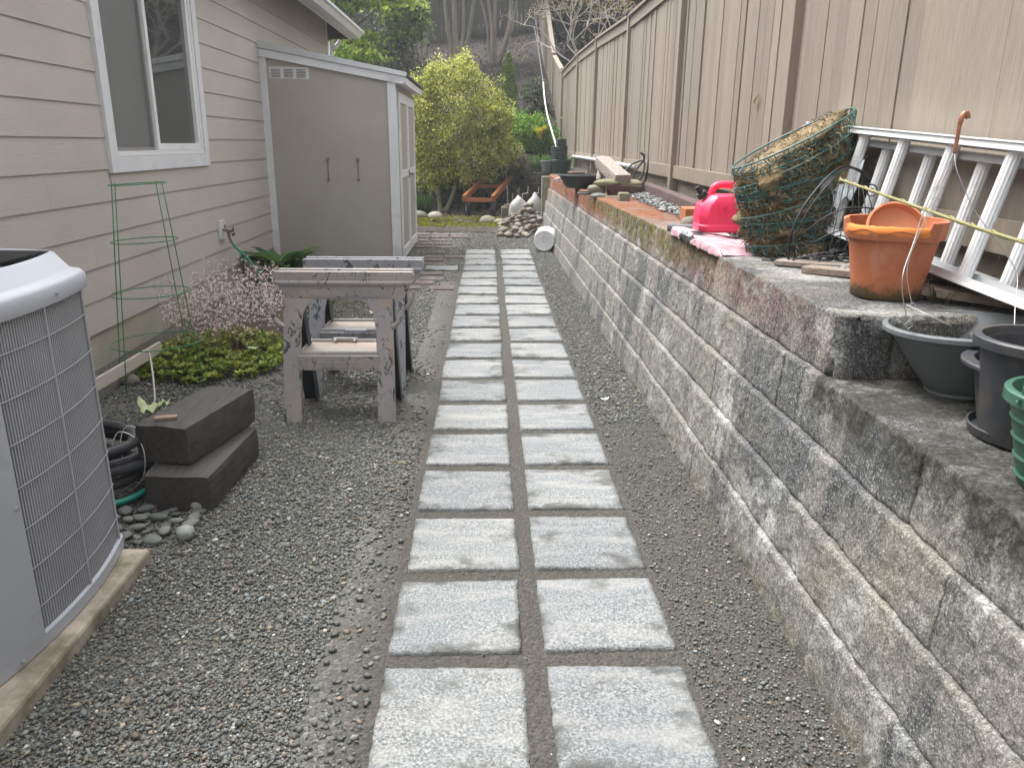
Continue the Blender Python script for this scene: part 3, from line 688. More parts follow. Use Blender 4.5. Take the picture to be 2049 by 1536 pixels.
# louvred vent
b = MB(); vx0, vx1, vz0, vz1 = -2.495, -2.04, 2.172, 2.300; y_ = SY0 - .001
b.box((vx0, y_ - .006, vz0), (vx1, y_, vz1)); v = b.build('louvre_vent', 'vent', shed, bevel=.002)
m_ = MB()
for i in range(3):
    xa = vx0 + .025 + i * .143
    for j in range(6): m_.box((xa, y_ - .0105, vz0 + .018 + j * .016), (xa + .105, y_ - .0062, vz0 + .023 + j * .016))
m_.build('louvre_slot', 'black', v)
for x in (-1.885, -1.532):
    b = MB(); b.bar((x, SY0 - .006, 1.06), (x, SY0 - .006, 1.30), .013, .008, (0, 1, 0)); b.box((x - .018, SY0 - .02, 1.275), (x + .018, SY0 - .001, 1.315)); b.box((x - .012, SY0 - .045, 1.055), (x + .012, SY0 - .001, 1.075)); b.build('rusty_bracket', 'rust', shed)

# ================================================================== RETAINING WALL
wallt = thing('retaining_wall', 'stepped retaining wall of grey split-face concrete blocks stained black and white', 'wall', (1.1, 6.5, 0))
def xoff(y): return -.0060 * np.clip(y - 4, 0, None)
faces_x = [.940, .970, 1.003, 1.038, 1.075]
def stain(x, y, z):
    n1 = fbm(y * 3, z * 3, x * 0, 3); top = np.clip((z - .74) / .2, 0, 1)
    org = np.clip((y - 5.6) / 2.5, 0, 1) * np.clip((z - .78) / .1, 0, 1) * 1.25 + np.clip((y - 9) / 3, 0, 1) * np.clip((z - .5) / .3, 0, 1) * .5 * (n1 > .45) + np.clip(1.2 - np.abs(y - 4.0) / 1.9, 0, 1) * np.clip((z - .78) / .1, 0, 1) * .42 * (z < .99)
    org = org + (z > .985) * np.clip((y - 4.6) / 1.0, 0, 1) * .9
    grn = np.clip(1.3 - np.abs(y - 6.1) / 2.2, 0, 1) * np.clip((z - .83 - .16 * (n1 - .45)) / .08, 0, 1) * (z < .998) * 1.5 + np.clip((.09 - z) / .07, 0, 1) * .5
    blk = np.clip(1.25 - np.abs(z - .78) / .12, 0, 1) * (y < 2.35) * 1.15 + (z > .795) * (y < 2.32) * .55 + (z > .985) * (y < 4.5) * .25
    return np.stack([np.clip(org, 0, 1), np.clip(grn, 0, 1), np.clip(blk, 0, 1)], -1)
def course(i, y0, y1, cap):
    xf = faces_x[i]; z0 = -.12 if i == 0 else .2 * i - .012; z1 = .2 * (i + 1); BL = .455
    off = (i % 2) * .23 + .11; js = np.arange(math.floor((y0 - off) / BL), (y1 - off) / BL + 1) * BL + off; js = js[(js > y0 + .05) & (js < y1 - .05)] if i < 4 else np.array([j for j in js if y0 + .2 < j < y1 - .05])
    if i == 4: js = np.concatenate([[y0 + .50], js[js > y0 + .75]])
    ys = [np.arange(y0, min(y1, 4.5), .010)] if y0 < 4.5 else []
    if y1 > 4.5: ys.append(np.arange(max(y0, 4.5), min(y1, 8), .022)); 
    if y1 > 8: ys.append(np.arange(8, y1, .045))
    ys = np.unique(np.round(np.concatenate(ys + [js, js - .004, js + .004, js - .011, js + .011, [y1]]), 4))
    zs = np.concatenate([np.linspace(z0, z1 - .012, 24 if i else 30), z1 - .012 + .012 * np.sin(np.array([.35, .7, 1.05, 1.4]))])
    rx = np.concatenate([np.zeros(len(zs) - 4), .012 * (1 - np.cos(np.array([.35, .7, 1.05, 1.4])))])
    depth = .34 if cap else .06
    ds = np.arange(.018, depth, .02 if cap else .03)
    zs = np.concatenate([zs, np.full(len(ds), z1)]); rx = np.concatenate([rx, ds]); top = np.concatenate([np.zeros(len(zs) - len(ds), bool), np.ones(len(ds), bool)])
    Yv, Zv = np.meshgrid(ys, zs); RX = np.repeat(rx[:, None], len(ys), 1); T = np.repeat(top[:, None], len(ys), 1)
    bi = np.searchsorted(js, Yv + 1e-6); jit = (_h(bi, bi * 0 + i * 7, bi * 0 + 3) - .5) * .005
    rough = (fbm(Yv * 7, Zv * 7, Yv * 0 + i * 5, 4) - .48) * .013 + (fbm(Yv * 38, Zv * 38, Yv * 0 + i, 4) - .46) * .015
    jd = np.min(np.abs(Yv[..., None] - js[None, None, :]), -1) if len(js) else np.full(Yv.shape, 9.)
    groove = np.clip(1 - jd / .005, 0, 1) * .008 * np.where(Yv > 5.5, .45, 1) * np.where(_h(bi, bi * 0 + i, bi * 0 + 8) > .45, 1, .15)
    Xv = xf + xoff(Yv) * 1.0 + RX + np.where(T, .016, np.clip((Zv - .2 * i) / .2, 0, 1) * .016) + np.where(T, 0, 1) * (jit - rough * np.where(RX > 0, .6, 1) + groove)
    Zw = Zv + np.where(T, (fbm(Yv * 14, Xv * 14, Yv * 0 + 9, 4) - .47) * .012 - groove * .5, (fbm(Yv * 20, Yv * 0, Zv * 0 + i, 3) - .44) * .006 * (RX > 0)) 
    if i == 4:   # rounded end of the top course
        e = np.clip(1 - (Yv - y0) / .05, 0, 1); Xv = Xv + .045 * (1 - np.sqrt(np.clip(1 - e ** 2, 0, 1)))
    Xv = Xv + np.clip(1 - (Zv - z0) / .020, 0, 1) * (.014 if i else 0)
    if y0 > 0 and i == 4: Zw = Zw - np.where(T, .022 * (1 - np.sqrt(np.clip(1 - np.clip(1 - (Yv - y0) / .03, 0, 1) ** 2, 0, 1))), 0)
    V = np.stack([Xv, Yv, Zw], -1).reshape(-1, 3); idx = np.arange(V.shape[0]).reshape(Yv.shape)
    F_ = np.stack([idx[:-1, :-1], idx[1:, :-1], idx[1:, 1:], idx[:-1, 1:]], -1).reshape(-1, 4)
    return V, F_
for i in range(5):
    V, F_ = course(i, .35 if i < 4 else 2.30, 13.3 + .04 * i, i == 4)
    if i == 3:
        V2, F2 = course(3, .35, 2.45, True)
        # the lower tier shows its full cap where the top course stops
        k1 = V[F_].mean(1)[:, 1] > 2.445; F_ = F_[k1]
        F_ = np.vstack([F_, F2 + len(V)]); V = np.vstack([V, V2])
    mesh_obj('block_course', V, F_, 'wall', wallt, True, cols=stain(V[:, 0], V[:, 1], V[:, 2]), attr='Stain')
# end face of the top course: split block, groove, plainer block behind
def endface():
    xs = np.arange(1.082, 1.80, .010); zs = np.concatenate([np.linspace(.79, .978, 22), [.988, .996, 1.0]])
    Xv, Zv = np.meshgrid(xs, zs); rr = np.where((Zv > .978) & (Xv > 1.42), (Zv - .978) * .8, 0)
    rf = (fbm(Xv * 9, Zv * 11, Xv * 0 + 31, 5) - .48) * np.where(Xv < 1.27, .030, .008)
    gr = np.clip(1 - np.abs(Xv - 1.268) / .011, 0, 1) * .02
    e = np.clip(1 - (Xv - 1.08) / .05, 0, 1)
    Yv = 2.30 + rf + gr + rr + .045 * (1 - np.sqrt(np.clip(1 - e ** 2, 0, 1))) + np.clip((Xv - 1.3), 0, 1) * .10
    V = np.stack([Xv, Yv, Zv], -1)
    tx = []
    for d in (.03, .08, .16, .28, .42): r = V[-1].copy(); r[:, 1] += d; r[:, 2] = 1.0 - .002; tx.append(r)
    V = np.concatenate([V, np.array(tx)], 0); idx = np.arange(V.shape[0] * V.shape[1]).reshape(V.shape[:2]); V = V.reshape(-1, 3)
    F_ = np.stack([idx[:-1, :-1], idx[:-1, 1:], idx[1:, 1:], idx[1:, :-1]], -1).reshape(-1, 4)
    cc = V[F_].mean(1); F_ = F_[(cc[:, 2] < .984) | (cc[:, 0] > 1.40)]
    st = np.zeros((len(V), 3)); st[:, 0] = np.clip((.83 - V[:, 2]) / .04, 0, 1) * .25; st[:, 2] = 0
    mesh_obj('corner_block', V, F_, 'wall', wallt, True, cols=st, attr='Stain')
endface()
b = MB(); b.box((1.13, 2.48, -.1), (1.41, 13.2, .975)); b.box((1.10, .36, -.1), (1.40, 2.47, .77)); b.box((1.42, 2.42, .7), (1.79, 2.70, .985)); b.build('core', 'block', wallt)
b = MB(); b.box((1.36, .36, .60), (1.60, 2.32, .793)); b.build('back_edge', 'block', wallt)
b = MB(); b.box((.90, 13.22, -.1), (1.38, 13.36, .98)); b.build('end_block', 'block', wallt, bevel=.01)

# grey pebbles behind the wall
n = 2600; x = rng.uniform(1.40, 1.58, n); y = rng.uniform(3.0, 12.5, n); k = rng.uniform(0, 1, n) < np.where((y > 4.6) & (y < 9), 1, .35)
x, y = x[k], y[k]; s = rng.uniform(.011, .024, len(x))
o = scatter_stones('pebbles', np.stack([x, y, 1.005 + .04 * (x - 1.4) * 4 + rng.uniform(0, .02, len(x))], -1), s, colmix(len(x), [(.17, .18, .18), (.25, .25, .24), (.11, .12, .125), (.33, .32, .30)], None, .15))
n = 420; x = rng.uniform(1.34, 1.6, n); y = rng.uniform(4.9, 7.6, n); s = rng.uniform(.012, .022, n)
scatter_stones('pebbles', np.stack([x, y, 1.012 + (x - 1.34) * .16 + rng.uniform(0, .015, n)], -1), s, colmix(n, [(.19, .20, .20), (.27, .27, .26), (.13, .14, .145)], None, .15))
# dark broken rock in the gap beyond the end block
n = 500; x = rng.uniform(1.42, 1.60, n); y = rng.uniform(.6, 2.9, n); s = rng.uniform(.012, .045, n)
scatter_stones('rubble', np.stack([x, y, .82 + (x - 1.4) * .5 + rng.uniform(0, .06, n)], -1), s, colmix(n, [(.045, .042, .038), (.09, .085, .075), (.15, .14, .12)], None, .2))

# ================================================================== FENCE (right)
FX = 1.75
fence = thing('fence', 'tall greige board fence with posts and capped top above the block wall', 'fence', (FX, 9, .95))
PY = [-3.6, -.8, 1.95, 4.72, 7.50, 10.27, 13.3, 15.95, 19.2, 22.0, 24.8, 27.6]
def ftop(y):
    pts = [(-4, 3.0), (4.7, 3.0), (10.3, 3.0), (13.3, 3.10), (15.95, 3.14), (19.2, 3.10), (22.0, 3.72), (24.8, 5.2), (27.6, 6.6)]
    return float(np.interp(y, [p[0] for p in pts], [p[1] for p in pts]))
def frail(y):
    return float(np.interp(y, [0, 2.2, 3.8, 5.9, 7.6, 10, 15, 19.2, 27.6], [1.17, 1.18, 1.19, 1.22, 1.23, 1.24, 1.26, 1.26, 4.6]))
def fgnd(y): return float(np.interp(y, [-1, 2.6, 3, 17, 18, 27.6], [.75, .75, .95, .95, .9, 3.9]))
for a, c in zip(PY[:-1], PY[1:]):
    b = MB(); y = a + .03
    while y < c - .03:
        wdt = min(random.uniform(.128, .147), c - .03 - y)
        dx = random.uniform(-.005, .005); g = random.uniform(.84, 1.09); cl = (g, g * random.uniform(.985, 1.0), g * random.uniform(.965, 1.0))
        y2 = y + wdt - random.choice([.001, .002, .003, .006]); tl = random.uniform(-.005, .005)
        z0a, z1a, z0b, z1b = frail(y) + .06, ftop(y) - .05, frail(y2) + .06, ftop(y2) - .05
        b.add([(FX + dx, y, z0a), (FX + dx + tl, y2, z0b), (FX + dx + tl, y2, z1b), (FX + dx, y, z1a), (FX + .019, y, z0a), (FX + .019, y2, z0b), (FX + .019, y2, z1b), (FX + .019, y, z1a)],
              [(0, 1, 2, 3), (5, 4, 7, 6), (4, 0, 3, 7), (1, 5, 6, 2), (3, 2, 6, 7), (0, 4, 5, 1)], cl)
        # skirt board below the rail, set back
        z3, z4 = fgnd(y) - .12, fgnd(y2) - .12
        b.add([(FX + .03, y, z3), (FX + .03, y2, z4), (FX + .03, y2, frail(y2) + .02), (FX + .03, y, frail(y) + .02)], [(0, 1, 2, 3)], (g * .92,) * 3)
        y += wdt
    b.build('board_panel', 'fence', fence, attr=True)
    def slab(x0, x1, za, zb_, zc, zd, y0, y1, name, cl=(1, 1, 1)):
        m_ = MB(); m_.add([(x0, y0, za), (x1, y0, za), (x1, y1, zb_), (x0, y1, zb_), (x0, y0, zc), (x1, y0, zc), (x1, y1, zd), (x0, y1, zd)], [(0, 3, 2, 1), (4, 5, 6, 7), (0, 1, 5, 4), (1, 2, 6, 5), (2, 3, 7, 6), (3, 0, 4, 7)], cl)
        return m_.build(name, 'fence', fence, bevel=.002, attr=True)
    slab(FX - .022, FX - .003, frail(a) - .03, frail(c) - .03, frail(a) + .085, frail(c) + .085, a + .046, c - .046, 'bottom_rail', (1.02, 1.0, .97))
    slab(FX - .024, FX - .003, ftop(a) - .15, ftop(c) - .15, ftop(a) - .03, ftop(c) - .03, a + .046, c - .046, 'top_rail', (1.02, 1.0, .98))
    slab(FX - .055, FX + .06, ftop(a) - .028, ftop(c) - .028, ftop(a) + .004, ftop(c) + .004, a + .045, c - .045, 'cap_rail', (1, .98, .95))
for y in PY:
    b = MB(); b.box((FX - .045, y - .045, fgnd(y) - .2), (FX + .05, y + .045, ftop(y) + .03), col=(1.05, 1.04, 1.02)); p = b.build('post', 'fence', fence, bevel=.003, attr=True)
    b = MB(); b.box((FX - .07, y - .07, ftop(y) + .031), (FX + .075, y + .07, ftop(y) + .058), col=(1, .98, .95)); b.build('post_cap', 'fence', p, bevel=.003, attr=True)
# small leaf stuck on the fence, knots come from the material
b = MB(); b.add([(FX - .01, 5.33, 1.755), (FX - .03, 5.29, 1.775), (FX - .012, 5.22, 1.825), (FX - .014, 5.31, 1.787)], [(0, 1, 2, 3)])
tag(b.build('leaf', M('yellow_leaf', (.50, .60, .05), .6), fix=False), 'small yellow-green leaf stuck to the fence boards', 'leaf')

# back fence and hedge behind it on the slope
bf = thing('back_fence', 'dark brown board fence across the top of the slope', 'fence', (-1, 30.3, 5))
def bz(x): return float(hillz(np.array(x), np.array(30.2)))
xs = -9.0
while xs < 7.6:
    b = MB(); xe = xs + 2.4; x = xs
    while x < xe - .01:
        b.add([(x, 30.2, bz(x) - .1), (x + .145, 30.2, bz(x + .145) - .1), (x + .145, 30.2, bz(x) + 1.95), (x, 30.2, bz(x) + 1.95), (x, 30.22, bz(x) - .1), (x + .145, 30.22, bz(x) - .1), (x + .145, 30.22, bz(x) + 1.95), (x, 30.22, bz(x) + 1.95)], [(0, 1, 2, 3), (4, 7, 6, 5), (0, 3, 7, 4), (1, 5, 6, 2), (3, 2, 6, 7)]); x += .15
    b.build('board_panel', 'darkfence_eaveshade', bf)
    b = MB(); b.add([(xs, 30.14, bz(xs) + .12), (xe, 30.14, bz(xe) + .12), (xe, 30.14, bz(xe) + .26), (xs, 30.14, bz(xs) + .26), (xs, 30.18, bz(xs) + .12), (xe, 30.18, bz(xe) + .12), (xe, 30.18, bz(xe) + .26), (xs, 30.18, bz(xs) + .26)], [(0, 1, 2, 3), (3, 2, 6, 7), (0, 4, 5, 1)]); b.build('rail', 'darkfence_eaveshade', bf)
    b = MB(); b.box((xs - .05, 30.12, bz(xs) - .2), (xs + .05, 30.19, bz(xs) + 2.0)); b.build('post', 'darkfence_eaveshade', bf); xs = xe
# ================================================================== BACK RETAINING WALL
bw = thing('back_retaining_wall', 'low mossy block wall at the foot of the slope', 'wall', (-.6, 17.6, 0))
for i in range(4):
    xs = np.arange(-5.2, 1.42, .05); zs = np.linspace(-.05 if i == 0 else .225 * i, .225 * (i + 1) - .008, 9); Xv, Zv = np.meshgrid(xs, zs)
    js = (Xv + .2 * (i % 2)) % .44; gr = np.clip(1 - np.minimum(js, .44 - js) / .03, 0, 1) * .02
    Yv = 17.5 + .025 * i + gr - (fbm(Xv * 8, Zv * 8, Xv * 0 + i, 4) - .47) * .06
    V = np.stack([Xv, Yv, Zv], -1); cap = V[-1].copy(); cap[:, 1] += .32; V = np.concatenate([V, cap[None]], 0); idx = np.arange(V.shape[0] * V.shape[1]).reshape(V.shape[:2]); V = V.reshape(-1, 3)
    F_ = np.stack([idx[:-1, :-1], idx[:-1, 1:], idx[1:, 1:], idx[1:, :-1]], -1).reshape(-1, 4)
    st = np.zeros((len(V), 3)); st[:, 1] = .7; st[:, 2] = .75
    mesh_obj('block_course', V, F_, 'wall', bw, True, cols=st, attr='Stain')
# ================================================================== AIR CONDITIONER
pad = MB(); pad.box((-2.35, 1.45, -.03), (-1.24, 2.585, .062)); tag(pad.build('concrete_pad', 'acpad', bevel=.012), 'mossy concrete pad under the grey air conditioner', 'pad')
ac = thing('air_conditioner', 'grey air conditioner with louvred coil sides on a concrete pad by the house', 'air conditioner', (-1.73, 2.2, .062))
AX0, AX1, AY0, AY1 = -2.19, -1.34, 1.76, 2.62
def ac_outline(inset=0., bulge=.045, rc=.05, n=22):
    x0, x1, y0, y1 = AX0 + inset, AX1 - inset, AY0 + inset, AY1 - inset; P = []
    def side(p, q, nrm):
        for i in range(n):
            t = i / n; s = 4 * t * (1 - t) * bulge
            P.append((p[0] + (q[0] - p[0]) * t + nrm[0] * s, p[1] + (q[1] - p[1]) * t + nrm[1] * s))
    def corner(cx, cy, a0):
        for i in range(5): a = R(a0 + 90 * i / 5); P.append((cx + rc * math.cos(a), cy + rc * math.sin(a)))
    side((x1, y0 + rc), (x1, y1 - rc), (1, 0)); corner(x1 - rc, y1 - rc, 0); side((x1 - rc, y1), (x0 + rc, y1), (0, 1)); corner(x0 + rc, y1 - rc, 90)
    side((x0, y1 - rc), (x0, y0 + rc), (-1, 0)); corner(x0 + rc, y0 + rc, 180); side((x0 + rc, y0), (x1 - rc, y0), (0, -1)); corner(x1 - rc, y0 + rc, 270); return P
def rings(levels):
    V = []; n = None
    for (ins, z) in levels:
        P = ac_outline(ins); n = len(P); V += [(x, y, z) for x, y in P]
    Fc = [(i * n + j, i * n + (j + 1) % n, (i + 1) * n + (j + 1) % n, (i + 1) * n + j) for i in range(len(levels) - 1) for j in range(n)]
    return V, Fc
b = MB(); b.add(*rings([(.004, .064), (-.006, .066), (-.006, .105), (.004, .110)])); autosmooth(b.build('base_ring', 'acmetal', ac))
b = MB(); b.add(*rings([(.020, .10), (.020, 1.03)])); b.build('coil', 'accoil', ac, smooth=True)
# vertical louvre ribs
P = [Vector((x, y, 0)) for x, y in ac_outline(.006)]
per = []; tot = 0
for i in range(len(P)): per.append(tot); tot += (P[(i + 1) % len(P)] - P[i]).length
def along(s):
    s %= tot
    for i in range(len(P)):
        L_ = (P[(i + 1) % len(P)] - P[i]).length
        if per[i] <= s < per[i] + L_ + 1e-9: d = (P[(i + 1) % len(P)] - P[i]) / L_; return P[i] + d * (s - per[i]), d
    return P[0], (P[1] - P[0]).normalized()
b = MB(); s = 0
while s < tot:
    p, d = along(s); nn_ = Vector((d.y, -d.x, 0)); a0 = p - nn_ * .014; 
    q0, q1 = p + nn_ * .002 - d * .0024, p + nn_ * .002 + d * .0024; r0, r1 = a0 - d * .004, a0 + d * .004
    b.add([(q0.x, q0.y, .108), (q1.x, q1.y, .108), (r1.x, r1.y, .108), (r0.x, r0.y, .108), (q0.x, q0.y, 1.032), (q1.x, q1.y, 1.032), (r1.x, r1.y, 1.032), (r0.x, r0.y, 1.032)], [(0, 4, 5, 1), (1, 5, 6, 2), (3, 7, 4, 0)])
    s += .0118
b.build('louvre_ribs', 'acslat', ac, fix=False)
b = MB()
for k in range(7):
    z = .19 + k * .125; b.tube([(x, y, z) for x, y in ac_outline(-.0005)], .0022, 5, True)
b.build('guard_wires', 'acwire', ac)
for yy in (2.27, 2.575):
    t_ = (yy - AY0 - .05) / (AY1 - AY0 - .1); x = AX1 + 4 * t_ * (1 - t_) * .045; b = MB(); b.box((x - .012, yy - .005, .105), (x + .003, yy + .005, 1.035)); b.build('seam_strip', 'acslat', ac, bevel=.002)
# flat service panel wraps the near corner
n_ = 14; V = []
for z in (.106, 1.030):
    for i in range(n_):
        t_ = i / (n_ - 1) * .25; y = AY0 + .05 + (AY1 - AY0 - .1) * t_; V.append((AX1 + 4 * t_ * (1 - t_) * .045 + .008, y, z))
b = MB(); b.add(V, [(i, i + 1, n_ + i + 1, n_ + i) for i in range(n_ - 1)]); b.box((AX1 - .30, AY0 - .03, .106), (AX1 + .009, AY0 + .052, 1.03)); b.build('service_panel', 'acmetal', ac)
b = MB(); b.tube([(AX1 + .036, AY0 + .22, .52), (AX1 + .048, AY0 + .22, .52)], .007, 8); b.build('screw', 'acwire', ac)
b = MB(); b.add(*rings([(.012, 1.03), (-.012, 1.028), (-.014, 1.034), (-.012, 1.075), (-.002, 1.088), (.012, 1.092), (.020, 1.098), (.046, 1.146), (.054, 1.152), (.062, 1.146)])); autosmooth(b.build('top_cover', 'acmetal', ac), 50)
b = MB(); ins = ac_outline(.105)
x0, x1, y0, y1 = AX0 + .082, AX1 - .066, AY0 + .07, AY1 - .07; k = 0; y = y0
while y < y1: b.bar((x0, y, 1.150), (x1, y, 1.150), .005, .005); y += .0125
b.build('fan_guard', 'black', ac)
b = MB(); b.box((x0, y0, 1.05), (x1, y1, 1.10)); b.build('fan_well', 'accoil', ac)
for (yy, z) in ((2.33, 1.055), (1.90, .085)):
    t_ = (yy - AY0 - .05) / (AY1 - AY0 - .1); x = AX1 + 4 * t_ * (1 - t_) * .045 + .012; b = MB(); b.tube([(x - .004, yy, z), (x + .008, yy, z)], .006, 8); b.build('screw', 'acwire', ac)

# ================================================================== SAWHORSES
def sawhorse(name, label, x0, x1, yb, z, fy0, fy1, tray):
    SM = 'saw' if tray else 'saw2'
    t = thing(name, label, 'sawhorse', ((x0 + x1) / 2, yb, gz(-.8, yb)), 'pair of folding sawhorses')
    g = gz(-.8, yb); zt = z
    # beam: channelled top, flared ends
    b = MB(); sec = [(-.052, -.150), (.052, -.150), (.052, -.085), (.066, -.065), (.066, -.055), (.060, -.05), (.060, 0), (.034, 0), (.030, -.022), (-.030, -.022), (-.034, 0), (-.060, 0), (-.060, -.05), (-.066, -.055), (-.066, -.065), (-.052, -.085)]
    n = len(sec); V = []
    for (x, lo) in ((x0, 1), (x1, 0)):
        for (dy, dz) in sec:
            fl = (1 - min(1, max(0, (dz + .15) / .1))) * .055; V.append((x + fl if lo else x - fl, yb + dy, zt + dz))
    b.add(V, [tuple(range(n)), tuple(range(2 * n - 1, n - 1, -1))] + [(i, i + n, (i + 1) % n + n, (i + 1) % n) for i in range(n)])
    b.build('beam', SM, t, bevel=.003)
    b = MB(); b.box((x0 + .10, yb - .0545, zt - .142), (x1 - .10, yb - .0522, zt - .10)); b.box((x0 + .13, yb - .0565, zt - .136), (x1 - .13, yb - .0546, zt - .106)); b.build('beam_emboss', SM, t, bevel=.001)
    lx = [(x0 + .035, x0 + .125), (x1 - .205, x1 - .115)]
    for (a, c) in lx:   # front legs: broad, arched into the beam
        b = MB(); ztop = zt - .145; zz = [g, g + .06, ztop - .17, ztop - .08, ztop - .03, ztop]; L_ = []
        inn = 1 if a < (x0 + x1) / 2 else -1
        for i, q in enumerate(zz):
            e = [0, 0, 0, .014, .045, .09][i]; tl = (q - g) / (ztop - g)
            xa, xb = (a - .012 * (1 - tl), c - .006 * (1 - tl) + e) if inn > 0 else (a + .006 * (1 - tl) - e, c + .012 * (1 - tl))
            y = fy0 + (yb - .052 - fy0) * tl; L_ += [(xa, y, q), (xb, y, q), (xb, y + .035, q), (xa, y + .035, q)]
        Fc = [(0, 1, 2, 3)] + [(i * 4 + j, i * 4 + (j + 1) % 4, i * 4 + 4 + (j + 1) % 4, i * 4 + 4 + j) for i in range(len(zz) - 1) for j in range(4)] + [tuple(len(zz) * 4 - 4 + j for j in range(4))]
        b.add(L_, Fc)
        for s_ in (.012, ):   # raised edge ribs
            for xx in (a + .004, c - .016):
                b.bar((xx + .006, fy0 - .002, g + .01), (xx + .006, yb - .056, ztop - .10), .010, .006, (0, 1, 0))
        lg = b.build('leg', SM, t, bevel=.003)
    for (a, c) in lx:   # rear legs, black inside faces
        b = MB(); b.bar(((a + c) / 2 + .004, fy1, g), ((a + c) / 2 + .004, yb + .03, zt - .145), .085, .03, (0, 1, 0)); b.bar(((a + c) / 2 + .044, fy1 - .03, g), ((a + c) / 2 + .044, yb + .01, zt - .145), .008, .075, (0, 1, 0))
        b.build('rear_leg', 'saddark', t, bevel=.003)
    # cross bar and shelf
    yc = fy0 + (yb - fy0) * .38; b = MB(); b.box((lx[0][1] - .02, yc - .014, g + .285), (lx[1][0] + .02, yc + .02, g + .365)); b.box((lx[0][1] + .08, yc - .017, g + .295), (lx[1][0] - .08, yc - .0142, g + .335)); b.build('cross_bar', SM, t, bevel=.003)
    ts = MB(); ya, yd = yc + .022, yc + .30; xa, xb = lx[0][1] - .01, lx[1][0] + .01; zz = g + .352
    ts.box((xa, ya, zz), (xb, yd, zz + .016)); sh = ts.build('shelf', 'tray', t, bevel=.003)
    r_ = MB()
    r_.box((xa - .004, ya - .004, zz + .0162), (xb + .004, ya + .010, zz + .03)); r_.box((xa - .004, yd - .01, zz + .0162), (xb + .004, yd + .004, zz + .03)); r_.box((xa - .004, ya + .0105, zz + .0162), (xa + .010, yd - .0105, zz + .029)); r_.box((xb - .01, ya + .0105, zz + .0162), (xb + .004, yd - .0105, zz + .029))
    for i in range(16): x = xa + .01 + (xb - xa - .02) * i / 15; r_.box((x - .002, ya - .0055, zz - .008), (x + .002, ya - .0045, zz + .024))
    r_.build('shelf_rim', 'trayedge', sh)
    h = MB()
    if tray: h.box((xa + .13, yd - .018, zz + .031), (xa + .27, yd - .002, zz + .042)); h.box((xa + .14, yd - .055, zz + .0305), (xa + .152, yd - .018, zz + .037)); h.box((xa + .25, yd - .055, zz + .0305), (xa + .262, yd - .018, zz + .037))
    else: h.box((xa + .14, ya - .03, zz + .012), (xa + .27, ya - .005, zz + .03)); h.box((xa + .13, ya - .02, zz - .02), (xa + .29, ya - .0062, zz + .005))
    h.build('shelf_latch', 'trayedge' if tray else 'acmetal', sh, bevel=.002)
    # side hooks
    for xh, d in ((x0 + .035, -1), (x1 - .115, 1)):
        zh = zt - .27; b = MB(); pts = spline([(xh, yb - .075, zh - .03), (xh + d * .035, yb - .08, zh + .005), (xh + d * .055, yb - .08, zh + .05), (xh + d * .06, yb - .08, zh + .085)], 4)
        b.tube(pts, [.017, .017, .016, .016, .015, .014, .013, .012, .011, .010, .009, .008, .007][:len(pts)], 6); b.build('hook', SM, t, smooth=True)
    return t
sawhorse('sawhorse', 'nearer paint-splattered grey plastic sawhorse with a pale dusty shelf', -1.135, -.40, 4.20, .835, 4.02, 4.46, True)
sawhorse('sawhorse', 'farther grey plastic sawhorse standing behind the paint-splattered one', -1.12, -.395, 4.80, .815, 4.50, 5.06, False)

# ================================================================== TIMBERS, HOSES BY THE AC
def timber(name, p, q, w_, h, mat, label, cat, group=None, seed=0, bevel=.014, parent=None):
    p, q = Vector(p), Vector(q); L_ = (q - p).length; n = max(8, int(L_ / .03)); d = (q - p).normalized(); x = d.cross(Vector((0, 0, 1))).normalized(); y = x.cross(d)
    m_ = 7; ring = []
    for a, c_ in (((-1, -1), (1, -1)), ((1, -1), (1, 1)), ((1, 1), (-1, 1)), ((-1, 1), (-1, -1))):
        for i in range(m_): t = i / m_; ring.append((a[0] + (c_[0] - a[0]) * t, a[1] + (c_[1] - a[1]) * t))
    V = []
    for i in range(n + 1):
        t = i / n; c = p + (q - p) * t; e = .94 if i in (0, n) else 1.0
        for (u, v) in ring:
            k_ = 1 - .045 * (abs(u * v) ** 3); V.append(c + x * u * k_ * w_ / 2 * e + y * v * k_ * h / 2 * e)
    V = np.array([v[:] for v in V]); f_ = fbm(V[:, 0] * 16 + seed, V[:, 1] * 16, V[:, 2] * 16, 4) - .47
    c0 = np.array([(p + (q - p) * (i / n))[:] for i in range(n + 1)]).repeat(4 * m_, 0); dv = V - c0; dv /= (np.linalg.norm(dv, axis=1)[:, None] + 1e-9); V = V + dv * f_[:, None] * .018
    k = 4 * m_; Fc = [(i * k + j, i * k + (j + 1) % k, (i + 1) * k + (j + 1) % k, (i + 1) * k + j) for i in range(n) for j in range(k)] + [tuple(range(k)), tuple(n * k + j for j in range(k))]
    b = MB(); b.add([tuple(v) for v in V], Fc); o = b.build(name, mat, parent); autosmooth(o, 50); return tag(o, label, cat, group)
timber('timber', (-1.285, 2.98, .092), (-1.255, 3.58, .092), .29, .165, 'sleeper', 'lower of the two black railway timbers stacked on the gravel', 'timber', None, 3)
timber('timber', (-1.375, 3.10, .262), (-1.255, 3.66, .262), .25, .175, 'sleeper', 'upper black railway timber lying across another beside the pipe coil', 'timber', None, 9)
b = MB(); b.box((-1.42, 3.15, .352), (-1.33, 3.185, .368), Matrix.Rotation(.25, 3, 'Z')); tag(b.build('wood_chip', 'chip', bevel=.003), 'small wood offcut lying on the upper black timber', 'offcut')
